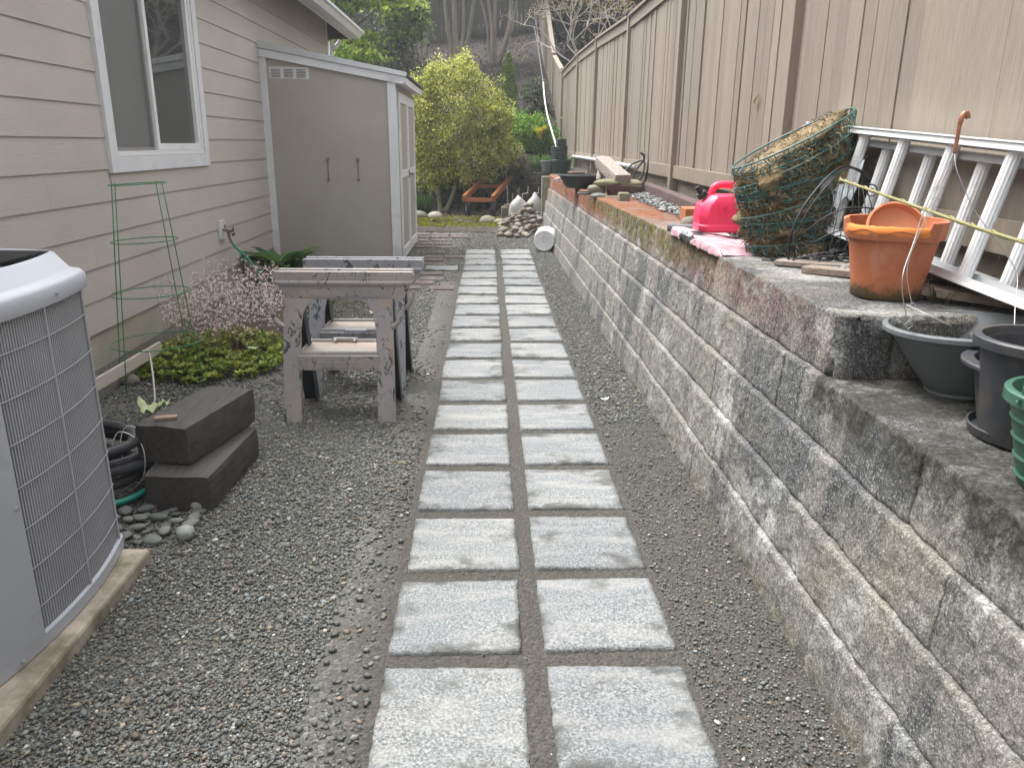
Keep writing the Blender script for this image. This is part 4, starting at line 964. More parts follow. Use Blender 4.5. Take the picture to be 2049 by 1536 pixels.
# coil of black pipe with two turns of teal hose below it, tied with twine
cx, cy = -1.80, 3.17
def coil(r, z, n, r0, dr, dz, wob=.012, seed=0):
    pts = []
    for i in range(n * 28):
        t = 2 * math.pi * i / 28; k_ = i / 28; rr = r0 + dr * math.sin(k_ * 2.1 + seed); pts.append((cx + rr * math.cos(t) + wob * math.sin(3 * t + seed), cy + rr * .8 * math.sin(t), z + dz * k_ + .012 * math.sin(2 * t + seed + k_)))
    return pts
b = MB(); b.tube(coil(0, .07, 6, .285, .045, .034, seed=1), .0215, 10); tag(b.build('pipe_coil', 'blackdull', smooth=True), 'thick coil of black pipe beside the black timbers', 'pipe coil')
b = MB(); b.tube(coil(0, .026, 2, .325, .02, .02, seed=4), .013, 8); tag(b.build('hose_coil', 'teal', smooth=True), 'teal garden hose coiled under the black pipe', 'hose')
b = MB()
for a in (-.18, .12): 
    x, y = cx + .30 * math.cos(a), cy + .24 * math.sin(a); b.tube(spline([(x - .06, y, .31), (x + .03, y - .02, .28), (x + .05, y - .03, .2), (x + .02, y - .02, .1), (x - .06, y, .05), (x - .10, y, .2)], 5, True), .0018, 6, True)
tag(b.build('twine', 'wirewhite', smooth=True), 'white twine tying the black pipe coil', 'twine')
# slate pieces and cobbles by the timbers
random.seed(5); pts = []
for i in range(400):
    x = random.uniform(-1.62, -1.17); y = random.uniform(2.66, 2.98); r = random.uniform(.020, .046)
    if y < 2.68 + .1 * max(0, x + 1.35) / .2: continue
    if all((x - a) ** 2 + ((y - c) * 1.2) ** 2 > ((r + q) * .86) ** 2 for a, c, q in pts): pts.append((x, y, r))
for i, (x, y, r) in enumerate(pts[:46]):
    c = random.choice([(.10, .115, .105), (.13, .14, .13), (.085, .095, .095), (.15, .155, .14)])
    lab = 'flat grey-green slate chip in the patch between pipe coil and gravel'; gr = 'slate chips beside the pipe coil'
    stone('stone', (x, y, gz(x, y) + r * .25 + random.uniform(0, .014)), (r, r * random.uniform(.55, .8), r * .38), c, lab, 'stone', gr, i)
stone('stone', (-1.17, 2.74, .04), (.038, .033, .03), (.27, .29, .27), 'palest round cobble at the edge of the slate patch', 'stone', None, 71)
stone('stone', (-1.215, 2.99, .035), (.028, .024, .024), (.24, .25, .22), 'small pale cobble at the foot of the lower black timber', 'stone', None, 72)
# lath against the foundation, white cable, wilted leaves
b = MB(); b.bar((-2.34, 3.9, .10), (-2.20, 5.12, .165), .020, .075, (0, 0, 1)); tag(b.build('lath', 'greywood', bevel=.003), 'long pale wooden lath leaning along the house foundation', 'lath')
b = MB(); b.tube(spline([(-2.13, 4.78, .235), (-2.09, 4.70, .215), (-2.02, 4.55, .13), (-1.97, 4.42, .03), (-1.96, 4.38, .02)], 6), .0065, 8); tag(b.build('cable', 'whitewire', smooth=True), 'short pale cable end rising from the gravel by the lath', 'cable')
def crumple(name, c, w_, mat, label, cat, seed, lift=.06, n=12):
    V = []; 
    for i in range(n):
        for j in range(n):
            u, v = i / (n - 1) - .5, j / (n - 1) - .5; f_ = float(fbm(np.array(u * 4 + seed), np.array(v * 4.), np.array(seed * 1.), 3))
            r = 1 - .25 * float(fbm(np.array(math.atan2(v, u) * 1.5 + seed), np.array(0.), np.array(0.), 2)); V.append((c[0] + u * w_ * r, c[1] + v * w_ * .6 * r, c[2] + lift * (f_ * .9 + 2.0 * abs(u) * abs(u) + .25 * math.sin(u * 20 + seed) * .4)))
    Fc = [(i * n + j, i * n + j + 1, (i + 1) * n + j + 1, (i + 1) * n + j) for i in range(n - 1) for j in range(n - 1) if (i - n / 2) ** 2 + (j - n / 2) ** 2 < (n / 2) ** 2 * .95]
    b = MB(); b.add(V, Fc); return tag(b.build(name, mat, smooth=True, fix=False), label, cat)
crumple('wilted_leaf', (-1.83, 4.05, .05), .20, 'leafcream', 'large wilted pale green leaf on the gravel behind the timbers', 'leaf', 2, .11)
crumple('wilted_leaf', (-1.66, 3.52, .03), .07, 'leafcream', 'small wilted leaf scrap between the pipe coil and timbers', 'leaf', 5, .03)
crumple('wilted_leaf', (-1.69, 3.36, .06), .05, 'leafcream', 'tiny pale leaf scrap beside the upper timber near the pipe', 'leaf', 8, .03)
for i, (x, y, r) in enumerate(((-2.16, 5.0, .07), (-2.0, 5.02, .065), (-2.26, 4.75, .06), (-1.84, 4.95, .06), (-2.28, 5.12, .05))):
    stone('cobble', (x, y, .045), (r * 1.2, r * .8, r * .62), random.choice([(.24, .23, .20), (.17, .16, .145), (.2, .2, .185)]), ['larger pale cobble at the corner of the flowering clump', 'rounded cobble right of the pale one at the front of the flowering clump', 'cobble nearest the foundation under the lath', 'brownish cobble at the front edge of the flowering clump', 'cobble half hidden behind the wire cage'][i], 'cobble', None, i + 20)

# ================================================================== TOMATO CAGE
b = MB(); ccx, ccy = -2.03, 4.70
rad = lambda z: .155 + (1.25 - z) * .098
for z, r in ((1.25, .155), (.925, .185), (.615, .225), (.31, .265)):
    b.tube([(ccx + r * math.cos(2 * math.pi * i / 40), ccy + r * .95 * math.sin(2 * math.pi * i / 40), z + .008 * math.cos(2 * math.pi * i / 40)) for i in range(40)], .0033, 6, True)
for a in (3.05, 4.25, 1.25, 6.1):
    b.tube([(ccx + rad(z) * math.cos(a), ccy + rad(z) * .95 * math.sin(a), z) for z in (1.26, .9, .6, .3, .0)], .0033, 6)
tag(b.build('tomato_cage', 'greenwire', smooth=True), 'tall conical green wire cage standing by the house wall', 'plant cage')

# ================================================================== PLANTS BY THE HOUSE
pl = thing('flowering_plant', 'low variegated rosette plant with a haze of tiny pink-white flowers by the wall', 'plant', (-1.85, 5.4, .03))
n = 520; t = rng.uniform(0, 6.28, n); rr = np.sqrt(rng.uniform(0, 1, n)); px_ = -1.86 + .52 * rr * np.cos(t); py_ = 5.32 + .62 * rr * np.sin(t); keep = px_ > -2.38; px_, py_, rr = px_[keep], py_[keep], rr[keep]; n = len(px_)
mound = .05 + .11 * (1 - rr ** 2) + rng.uniform(-.02, .02, n)
P = []; D = []; S = []; C = []
pal = [(.26, .33, .055), (.40, .45, .10), (.14, .22, .035), (.52, .54, .2), (.07, .12, .02)]
for i in range(n):
    for k in range(15):
        a = 6.28 * k / 15 + i; el = .15 + .07 * k % .9; P.append((px_[i], py_[i], mound[i])); D.append((math.cos(a), math.sin(a), el)); S.append(random.uniform(.034, .056)); C.append(pal[int(rng.choice(5, p=[.3, .25, .25, .1, .1]))])
leaves('foliage', np.array(P), np.array(S), np.array(C) * rng.uniform(.7, 1.3, (len(C), 1)), pl, aspect=.6, up=.8, dirs=np.array(D), fold=.08)
n = 300; t = rng.uniform(0, 6.28, n); rr = np.sqrt(rng.uniform(0, 1, n)); x = -1.84 + .50 * rr * np.cos(t); y = 5.62 + .62 * rr * np.sin(t); h = .30 + .36 * rng.uniform(0, 1, n) * (1 - .4 * rr) + .10 * np.clip((y - 5.6), -.3, .5)
b = MB(); FP = []
for i in range(n):
    if x[i] < -2.38: continue
    lx_, ly_ = random.uniform(-.06, .06), random.uniform(-.07, .05); top = Vector((x[i] + lx_, y[i] + ly_, .05 + h[i])); b.tube([(x[i], y[i], .05), (x[i] + lx_ * .4, y[i] + ly_ * .4, .05 + h[i] * .55), top], [.0014, .0012, .0009], 3, cap=False)
    for k in range(6):
        s_ = random.uniform(.55, 1); q = Vector((x[i] + lx_ * s_, y[i] + ly_ * s_, .05 + h[i] * s_)); e = q + Vector((random.uniform(-.03, .03), random.uniform(-.03, .03), random.uniform(.005, .03))); b.tube([q, e], [.0009, .0008], 3, cap=False); FP.append(e)
b.build('flower_stems', M('reddish_stems', (.30, .21, .17), .7, .2, 20, bump=0), pl, fix=False)
FP = np.array([v[:] for v in FP]); m5 = 4; Pf = np.repeat(FP, m5, 0); Pf += rng.normal(0, .0015, Pf.shape)
leaves('flowers', Pf, rng.uniform(.009, .016, len(Pf)), colmix(len(Pf), [(.85, .72, .72), (.90, .86, .85), (.76, .56, .58)], [.4, .52, .08], .08), pl, 'petal', aspect=.9, up=.1, fold=.1)
crumple('fallen_leaf', (-1.56, 5.05, .17), .085, 'leafcream', 'pale fallen leaf resting on the flowering clump', 'leaf', 11, .02)
ho = thing('broadleaf_plant', 'dark glossy broad-leaved plant in the corner of house and shed', 'plant', (-2.05, 8.6, .05))
def broad(parent, c, n, L_, W_, pal, zl=.4, seed=1, name='leaf_blade', up=.75):
    random.seed(seed); b = MB()
    for i in range(n):
        a = random.uniform(0, 6.28); el = random.uniform(.6, 1.35) * up; l = L_ * random.uniform(.7, 1.15); wd = W_ * random.uniform(.75, 1.2); d = Vector((math.cos(a), math.sin(a), 0)); s_ = Vector((-d.y, d.x, 0)); p = Vector(c) + d * .02; V = []; k = 7
        for j in range(k):
            t = j / (k - 1); q = p + d * l * t * math.cos(el * (1 - t * .6)) + Vector((0, 0, 1)) * (l * (math.sin(el) * t - .30 * t * t * t)); ww = wd * math.sin(math.pi * min(.98, t * .93 + .06)) ** .8
            V += [q - s_ * ww / 2 + Vector((0, 0, .1 * ww)), q - Vector((0, 0, .05 * ww)), q + s_ * ww / 2 + Vector((0, 0, .1 * ww))]
        cl = random.choice(pal); f_ = random.uniform(.75, 1.3); b.add(V, [(j * 3 + m_, j * 3 + m_ + 1, j * 3 + m_ + 4, j * 3 + m_ + 3) for j in range(k - 1) for m_ in (0, 1)], tuple(v * f_ for v in cl))
    o = b.build(name, 'leaf', parent, smooth=True, attr=True, fix=False); return o
broad(ho, (-2.22, 8.35, .10), 56, .46, .14, [(.06, .14, .045), (.09, .19, .06), (.045, .11, .05), (.15, .23, .05)], seed=3, name='foliage', up=1.0)
broad(ho, (-2.0, 8.20, .10), 26, .36, .13, [(.06, .14, .045), (.08, .20, .075), (.05, .13, .07)], seed=4, name='foliage', up=1.0)
# teal hose from the tap down behind the plants, reappearing behind the sawhorses
b = MB(); b.tube(spline([(-2.50, 7.72, .55), (-2.46, 7.73, .49), (-2.36, 7.78, .36), (-2.29, 7.82, .21), (-2.27, 7.84, .08), (-2.18, 7.75, .03), (-1.95, 7.3, .035), (-1.7, 6.9, .04), (-1.45, 6.45, .05), (-1.22, 6.12, .035), (-1.10, 6.08, .035), (-1.03, 6.0, .036), (-1.07, 5.88, .036), (-1.3, 5.85, .036), (-1.45, 5.95, .04)], 8), .0115, 10)
tag(b.build('garden_hose', 'teal', smooth=True), 'teal garden hose running from the wall tap into the plants', 'hose')
# moss tuft carpet behind the sawhorses
n = 5200; t = rng.uniform(0, 6.28, n); rr = np.sqrt(rng.uniform(0, 1, n)); x = -1.22 + .40 * rr * np.cos(t); y = 6.75 + 1.0 * rr * np.sin(t); k = fbm(x * 5, y * 5, x * 0, 3) > .40; x, y = x[k], y[k]
leaves('moss', np.stack([x, y, gz(x, y) + .004 + 0 * x], -1), .016, colmix(len(x), [(.09, .09, .02), (.14, .13, .035), (.06, .07, .02)], None, .2), None, aspect=.5, up=.1, kind='stuff', base=(-1.2, 6.7, 0))
crumple('fallen_leaf', (-1.0, 6.72, .06), .10, 'leafcream', 'pale curled leaf on the moss behind the sawhorses', 'leaf', 14, .02)
crumple('fallen_leaf', (-.42, 3.47, .02), .045, M('yellow_dry_leaf', (.42, .36, .13), .7), 'small yellow leaf on the gravel left of the path', 'leaf', 15, .01)
crumple('fallen_leaf', (.70, 4.40, .03), .06, M('pale_dry_leaf', (.50, .56, .52), .7), 'whitish leaf on the gravel between path and block wall', 'leaf', 16, .015)

# ================================================================== FAR GARDEN, GROUND LEVEL
# soil bed and moss bank
n = 15000; x = rng.uniform(-1.5, .62, n); y = rng.normal(14.2, .45, n); k = (fbm(x * 2.2, y * 1.6, x * 0 + 4, 3) > .40) & (y > 13.3) & (y < 15.4); x, y = x[k], y[k]
leaves('moss_bank', np.stack([x, y, gz(x, y) + .02 + .05 * fbm(x * 3, y * 3, x * 0, 2)], -1), .045, colmix(len(x), [(.22, .23, .025), (.30, .29, .04), (.13, .16, .03), (.10, .10, .035)], [.35, .25, .25, .15], .2), None, aspect=.5, up=.0, kind='stuff', base=(-.4, 14.2, 0))
n = 9000; x = rng.uniform(-2.2, 1.0, n); y = rng.uniform(13.0, 17.4, n); s = rng.uniform(.012, .035, n)
scatter_stones('leaf_litter', np.stack([x, y, gz(x, y) + .01 + 0 * x], -1), s, colmix(n, [(.045, .035, .026), (.085, .062, .045), (.14, .105, .075), (.06, .06, .03), (.22, .19, .15)], [.35, .25, .15, .2, .05], .2), flat=.25)
b = MB(); V = []; nX, nY = 60, 16
for i in range(nX):
    for j in range(nY):
        x = -1.9 + 2.5 * i / (nX - 1); y = 13.0 + .75 * j / (nY - 1); e = math.sin(math.pi * j / (nY - 1)) * math.sin(math.pi * i / (nX - 1)) ** .4; V.append((x, y, gz(x, y) - .01 + e * (.03 + .09 * float(fbm(np.array(x * 6), np.array(y * 6), np.array(1.), 4)))))
b.add(V, [(i * nY + j, (i + 1) * nY + j, (i + 1) * nY + j + 1, i * nY + j + 1) for i in range(nX - 1) for j in range(nY - 1)]); o = b.build('soil', 'soil', smooth=True); o['kind'] = 'structure'
for i, (x, y, r, c, l) in enumerate(((-1.0, 15.05, .19, (.24, .22, .18), 'roundest pale boulder at the edge of the moss, near the cart'), (-1.32, 14.95, .20, (.15, .145, .12), 'dark mossy boulder half behind the shed corner'), (-1.55, 14.8, .17, (.26, .25, .21), 'pale boulder beside the shed corner, left of the dark one'), (.0, 14.55, .17, (.20, .185, .14), 'flat tan boulder sunk in the moss in front of the cart'), (.22, 14.3, .12, (.22, .20, .15), 'small brown boulder in the moss in front of the concrete box'))):
    stone('boulder', (x, y, .12 + .02 * (i < 3)), (r, r * .8, r * .62), c, l, 'boulder', None, i + 40)
# river stone heap near the bucket
random.seed(21); hp = []
for i in range(900):
    x = random.uniform(.18, .90); y = random.uniform(12.3, 14.3); r = random.uniform(.035, .070); top = .40 * max(0, 1 - ((x - .82) / .62) ** 2 - ((y - 13.75) / 1.5) ** 2)
    z = gz(x, y) + random.uniform(0, 1) * top + r * .5
    if all((x - a) ** 2 + (y - c) ** 2 + (z - d) ** 2 > ((r + q) * .78) ** 2 for a, c, d, q in hp): hp.append((x, y, z, r))
for i, (x, y, z, r) in enumerate(hp[:90]):
    stone('river_stone', (x, y, z), (r * 1.15, r * .85, r * .66), random.choice([(.19, .165, .125), (.25, .23, .19), (.135, .12, .095), (.17, .13, .10), (.12, .112, .09)]), 'rounded tan river stone in the heap behind the white bucket', 'stone', 'river stones heaped by the wall', i + 100)
# bags of stones
def sack(name, c, w_, h, seed, label):
    V = ICO3_V * np.array([w_ / 2, w_ / 2 * .8, h / 2]); t_ = (ICO3_V[:, 2] + 1) / 2
    V[:, :2] *= (1.10 - .62 * t_[:, None] ** 4); f_ = fbm(V[:, 0] * 14 + seed, V[:, 1] * 14, V[:, 2] * 9, 4) - .47; V = V * (1 + f_[:, None] * .45); V = V + np.array(c) + np.array([0, 0, h / 2])
    return tag(mesh_obj(name, V, ICO3_F, 'bagwhite', None, True), label, 'sack')
sack('plastic_sack', (.56, 14.4, .05), .36, .56, 3, 'left one of two crumpled white plastic sacks on the stone heap')
sack('plastic_sack', (.84, 14.2, .05), .34, .60, 8, 'right crumpled white plastic sack, against the block wall')
# bucket on its side, bottom towards the path
bk = thing('bucket', 'white plastic bucket lying on its side against the block wall', 'bucket', (.775, 10.9, .065))
Rb = Matrix.Rotation(R(-90), 3, 'X') @ Matrix.Rotation(0, 3, 'Z'); cb = (.775, 10.72, .225)
RB = Matrix.Rotation(R(-10), 3, 'Z') @ Matrix.Rotation(R(-90), 3, 'X')
b = MB(); b.lathe([(.001, .012), (.05, .012), (.055, .004), (.125, .004), (.135, .0), (.143, .006), (.155, .24), (.166, .25), (.166, .262), (.156, .266), (.157, .29), (.167, .295), (.167, .31), (.157, .315), (.160, .365), (.152, .365), (.138, .02), (.001, .02)], cb, 40, RB); autosmooth(b.build('body', 'bucket', bk), 40)
b = MB(); b.lathe([(.022, .0025), (.028, .001), (.034, .0025)], cb, 24, RB); b.build('base_ring', 'bucket', bk, smooth=True)
# square concrete box with sticks and a planter of dirt
b = MB(); b.box((.26, 14.75, .07), (.60, 15.05, .36)); tag(b.build('concrete_box', 'oldbox', bevel=.015), 'mossy square concrete block standing in the moss', 'block')
b = MB(); b.box((.33, 14.82, .362), (.62, 15.02, .40), Matrix.Rotation(.2, 3, 'Z')); tag(b.build('brick', 'brownbrick', bevel=.008), 'brown brick lying on top of the mossy concrete block', 'brick')
for i, (x, l, dx, lab) in enumerate(((.40, .42, -.03, 'left one of three thin bare sticks behind the concrete block'), (.47, .30, .01, 'shortest thin stick behind the concrete block'), (.56, .38, .04, 'right thin stick behind the concrete block'))):
    b = MB(); b.tube([(x, 15.2, .1), (x + dx * .5, 15.2, .1 + l), (x + dx, 15.2, .2 + l * 1.3)], .010, 6); tag(b.build('stick', 'greytimber'), lab, 'stick')
for i, (x, lab) in enumerate(((.66, 'left small bent white rod standing among the sticks'), (.86, 'right small bent white rod standing above the sacks'))):
    b = MB(); b.tube([(x, 15.1, .3), (x, 15.1, .58), (x + .10, 15.1, .60), (x + .11, 15.1, .72)], .008, 6); tag(b.build('bent_rod', 'whitewire'), lab, 'rod')
# wooden cart frame on four wheels
cart = thing('garden_cart', 'orange-brown timber cart frame on four black pneumatic wheels', 'cart', (-.15, 16.2, .1))
timber('side_beam', (-.47, 15.7, .45), (-.05, 17.25, .78), .07, .12, 'cartwood', None, None, None, 1, parent=cart)
timber('side_beam', (.10, 15.7, .45), (.50, 17.25, .79), .07, .12, 'cartwood', None, None, None, 2, parent=cart)
timber('cross_beam', (-.43, 15.78, .415), (.07, 15.78, .415), .08, .08, 'cartwood', None, None, None, 4, parent=cart)
timber('cross_beam', (-.20, 16.75, .63), (.32, 16.75, .63), .08, .07, 'cartwood', None, None, None, 5, parent=cart)
for (x, y, z) in ((-.40, 15.85, .25), (.10, 15.85, .25), (.0, 16.95, .34), (.36, 16.95, .42)):
    Rw = Matrix.Rotation(R(90), 3, 'Y') if True else None; Rw = Matrix.Rotation(R(12 if x < 0 else 6), 3, 'Z') @ Matrix.Rotation(R(90), 3, 'Y')
    b = MB(); b.lathe([(.10, -.045), (.145, -.048), (.165, -.03), (.170, 0), (.165, .03), (.145, .048), (.10, .045)], (x, y, z), 28, Rw); wb = autosmooth(b.build('wheel', 'rubber', cart), 50)
    b = MB(); b.lathe([(.001, -.035), (.03, -.04), (.035, -.02), (.099, -.025), (.099, .025), (.035, .02), (.03, .04), (.001, .035)], (x, y, z), 20, Rw); b.build('hub', 'wheelhub', wb)
    b = MB(); b.bar((x + .06, y, z), (x + .06, y, z + .21), .03, .012, (1, 0, 0)); b.build('fork', 'wheelhub', cart)

# ================================================================== FAR VEGETATION
def branchy(name, parent, stems, mat, n=7, kind=None):
    b = MB()
    for pts, r0, r1 in stems:
        P_ = spline(pts, 5); k = len(P_); b.tube(P_, [r0 + (r1 - r0) * i / (k - 1) for i in range(k)], n)
    return b.build(name, mat, parent, smooth=True, fix=False)
def twigs(c, rad, n, r, seed, origin):
    """thin branches spreading from an origin into an ellipsoid"""
    random.seed(seed); out = []
    for i in range(n):
        d = Vector((random.gauss(0, 1), random.gauss(0, 1), random.gauss(0, 1))).normalized(); e = Vector(c) + Vector((d.x * rad[0], d.y * rad[1], d.z * rad[2])) * random.uniform(.5, .98)
        o_ = Vector(origin) + Vector((random.uniform(-.1, .1), random.uniform(-.05, .05), random.uniform(0, .3))) ; mid = o_.lerp(e, .5) + Vector((random.gauss(0, .12), random.gauss(0, .12), random.gauss(.1, .1))); out.append(([o_, mid, e], r, r * .25))
    return out
# big olive shrub behind the shed, forked pale stems
sh = thing('variegated_shrub', 'large olive-yellow leaved shrub on forked pale stems beside the shed', 'shrub', (-.95, 16.9, .1))
branchy('stem', sh, [([(-1.0, 16.9, .05), (-1.03, 16.9, .35), (-1.12, 16.85, .9), (-1.05, 16.8, 1.5)], .055, .03), ([(-.97, 16.9, .05), (-.82, 16.9, .25), (-.68, 16.85, .7), (-.66, 16.8, 1.4)], .05, .03), ([(-1.0, 16.9, .3), (-1.2, 16.8, .45), (-1.0, 16.7, .85), (-.6, 16.7, 1.3)], .025, .012)] + twigs((-.6, 16.9, 1.85), (1.05, .8, 1.0), 46, .018, 3, (-.9, 16.85, .9)), 'olivebark')
pal = [(.44, .47, .08), (.60, .60, .16), (.22, .29, .045), (.68, .64, .32), (.09, .12, .025)]
p1, cc = clumps((-.62, 16.9, 1.95), (1.05, .75, .95), 150, 80, .15); p2, _ = clumps((-1.25, 16.8, 1.5), (.55, .6, .75), 60, 90, .18); p3, _ = clumps((-.45, 16.7, 1.15), (.8, .5, .45), 60, 90, .16); p4, _ = clumps((-1.1, 16.6, .95), (.5, .4, .35), 26, 70, .14)
p5, _ = clumps((-.70, 16.9, 2.85), (.65, .5, .35), 60, 50, .12); p6, _ = clumps((-.02, 16.9, 1.80), (.48, .6, .72), 70, 80, .15); p7, _ = clumps((-1.40, 17.0, 2.30), (.5, .5, .55), 60, 60, .12); p8, _ = clumps((.25, 17.0, 1.45), (.38, .5, .45), 34, 70, .13); p9, _ = clumps((-.5, 17.0, 2.2), (1.25, .5, .95), 46, 34, .12); p7 = np.concatenate([p7, p8, p9]); p5 = np.concatenate([p5, p6, p7])
P = np.concatenate([p1, p2, p3, p4, p5]); leaves('foliage', P, rng.uniform(.04, .08, len(P)), colmix(len(P), pal, [.3, .25, .22, .1, .13], .2), sh, aspect=.5)
# bright green shrub on the terrace
s2 = thing('green_shrub', 'bright green bushy shrub on the terrace near the fence', 'shrub', (.9, 18.9, 1.2))
p1, _ = clumps((.95, 18.9, 1.62), (.66, .5, .48), 85, 110, .17); p2, _ = clumps((.42, 18.6, 1.5), (.5, .5, .6), 75, 100, .17); P = np.concatenate([p1, p2])
branchy('stem', s2, twigs((.8, 18.9, 1.6), (.7, .5, .5), 16, .014, 5, (.85, 18.9, .95)), 'olivebark')
leaves('foliage', P, rng.uniform(.045, .085, len(P)), colmix(len(P), [(.15, .32, .03), (.22, .42, .05), (.07, .17, .02), (.32, .44, .07)], [.35, .25, .28, .12], .2), s2, aspect=.5)
# slim conifer
s3 = thing('slim_conifer', 'narrow pointed green conifer rising from the slope', 'conifer', (.50, 20.0, 1.7)); n = 9000; h = rng.uniform(0, 1, n) ** .8; a = rng.uniform(0, 6.28, n); rr = .30 * (1 - h) ** .62 * rng.uniform(.6, 1.05, n) * (1 + .12 * np.sin(h * 25)) * np.clip(h * 8 + .5, 0, 1)
P = np.stack([.50 + rr * np.cos(a), 20.0 + rr * np.sin(a), 1.62 + h * 1.88], -1); d = np.stack([np.cos(a) * .5, np.sin(a) * .5, np.ones(n)], -1)
leaves('foliage', P, rng.uniform(.05, .09, n), colmix(n, [(.13, .21, .04), (.20, .28, .055), (.07, .12, .03), (.28, .30, .06)], [.35, .25, .25, .15], .15), s3, 'needle', aspect=.32, dirs=d)
branchy('trunk', s3, [([(.5, 20, 1.3), (.5, 20, 2.2), (.5, 20, 3.3)], .04, .01)], 'bark')
# dark twiggy shrub draping over the back wall
s4 = thing('twiggy_shrub', 'dark grey-brown twiggy shrub draping over the back block wall', 'shrub', (.55, 17.4, .9))
branchy('branches', s4, twigs((.55, 17.45, .98), (.55, .35, .42), 130, .006, 8, (.6, 17.6, .95)) + twigs((.3, 17.35, .6), (.4, .2, .35), 50, .005, 9, (.4, 17.5, .9)), 'bark', 4)
p1, _ = clumps((.5, 17.4, .95), (.5, .3, .36), 60, 60, .15); leaves('foliage', p1, rng.uniform(.025, .05, len(p1)), colmix(len(p1), [(.075, .06, .055), (.05, .05, .035), (.11, .095, .075)], None, .2), s4, aspect=.5)
# ivy over the back wall
s5 = thing('ivy', 'ivy and creepers spilling over the low back wall behind the cart', 'ivy', (-.5, 17.4, .9)); p1, _ = clumps((-.55, 17.42, .62), (.95, .10, .32), 110, 70, .15); p2, _ = clumps((-.4, 17.6, .96), (1.3, .3, .08), 70, 60, .16); P = np.concatenate([p1, p2])
leaves('foliage', P, rng.uniform(.03, .06, len(P)), colmix(len(P), [(.05, .085, .022), (.09, .13, .03), (.035, .05, .02), (.13, .14, .05)], None, .2), s5, aspect=.8)
branchy('vines', s5, [([(x, 17.5, .95), (x + .05, 17.40, .8), (x - .05 * (i % 3), 17.39, .4)], .008, .004) for i, x in enumerate(np.linspace(-1.4, .4, 22))], 'bark', 4)
# strappy clumps
def strap(name, c, n, L_, pal, label, sp=.2, wd=.02):
    t = thing(name, label, 'plant', c); random.seed(int(abs(c[0] * 100) + c[1])); b = MB()
    for i in range(n):
        a = random.uniform(0, 6.28); l = L_ * random.uniform(.6, 1.15); d = Vector((math.cos(a), math.sin(a), 0)); s_ = Vector((-d.y, d.x, 0)); p = Vector(c) + d * random.uniform(0, sp); V = []
        for j in range(6):
            q = p + d * l * .55 * (j / 5) ** 1.5 + Vector((0, 0, l * (j / 5 - .35 * (j / 5) ** 3))); ww = wd * (1 - (j / 5) ** 2 * .9); V += [q - s_ * ww / 2, q + s_ * ww / 2]
        cl = random.choice(pal); b.add(V, [(j * 2, j * 2 + 1, j * 2 + 3, j * 2 + 2) for j in range(5)], tuple(v * random.uniform(.7, 1.3) for v in cl))
    b.build('blades', 'leaf', t, attr=True, fix=False); return t
G_ = [(.05, .12, .025), (.09, .17, .035), (.03, .075, .02)]
strap('strappy_plant', (-1.35, 16.4, .1), 260, .55, G_, 'grassy strap-leaved clump at the foot of the olive shrub, by the shed')
strap('strappy_plant', (1.10, 17.95, .92), 180, .5, [(.10, .20, .04), (.16, .27, .06), (.06, .12, .03)], 'upright grassy clump behind the stacked nursery pots')
strap('strappy_plant', (1.40, 15.4, 1.0), 120, .42, [(.10, .20, .04), (.16, .27, .06), (.06, .12, .03)], 'grassy tuft against the fence right of the stacked pots')
strap('strappy_plant', (-.35, 17.15, .1), 90, .35, G_, 'small grassy clump below the back wall, left of the cart')
strap('yellow_flower', (1.17, 18.4, 1.6), 60, .42, [(.55, .42, .03), (.60, .48, .06), (.2, .25, .04)], 'yellow flowering stem beside the fence', .06, .035)
# small tree by the fence on the slope
def smalltree(name, label, cat, base, stems, crown, pal, wts, lsz, twn, seed, mat='bark', asp=.55, droop=0., tw=None):
    t = thing(name, label, cat, base); branchy('trunk', t, stems, mat, 8)
    if twn: branchy('limbs', t, tw or [], mat, 5)
    if crown is not None and len(crown): leaves('crown', crown, rng.uniform(lsz * .7, lsz * 1.3, len(crown)), colmix(len(crown), pal, wts, .18), t, aspect=asp, droop=droop)
    return t
p, _ = clumps((1.22, 21.5, 2.55), (.28, .3, .5), 26, 50, .16)
smalltree('sapling', 'small dark-leaved sapling beside the fence on the slope', 'tree', (1.25, 21.5, 1.9), [([(1.25, 21.5, 1.8), (1.22, 21.5, 2.3), (1.28, 21.5, 3.0)], .02, .008)], p, [(.06, .09, .035), (.09, .13, .04), (.04, .06, .03)], None, .085, 0, 1)
# three multi-stemmed trees
HZ = lambda x, y: float(hillz(np.array(x * 1.), np.array(y * 1.)))
def multistem(x, y, offs, label, seed, cr):
    random.seed(seed); st = []; z0 = HZ(x, y) - .1
    for i, (dx, top, bend, r) in enumerate(offs):
        st.append(([(x + dx * .15, y + random.uniform(-.1, .1), z0), (x + dx * .45 + bend * .3, y + random.uniform(-.2, .2), z0 + .55), (x + dx * .8 + bend * .5, y, z0 + 1.4), (x + top, y + random.uniform(-.3, .3), z0 + 2.7), (x + top * 1.4, y, z0 + 4.6)], r, r * .55))
    p, _ = clumps((x, y - .2, z0 + 4.0), cr, 60, 60, .42, .35)
    return smalltree('multistem_tree', label, 'tree', (x, y, z0 + .1), st, p, [(.16, .26, .05), (.24, .36, .07), (.09, .14, .04)], None, .14, 0, seed)
multistem(-1.95, 26.2, [(-.25, -.25, -.05, .075), (.02, -.02, 0, .085), (.08, .05, .03, .04)], 'leftmost of three multi-stemmed trees on the slope, with a leaning low branch', 4, (1.5, 1.0, .7))
multistem(-.95, 26.6, [(-.35, -.45, -.1, .075), (-.1, -.12, .0, .11), (.22, .18, .04, .06), (.5, .62, .05, .075)], 'middle multi-stemmed tree on the slope, thick forked trunk', 5, (1.5, 1.0, .7))
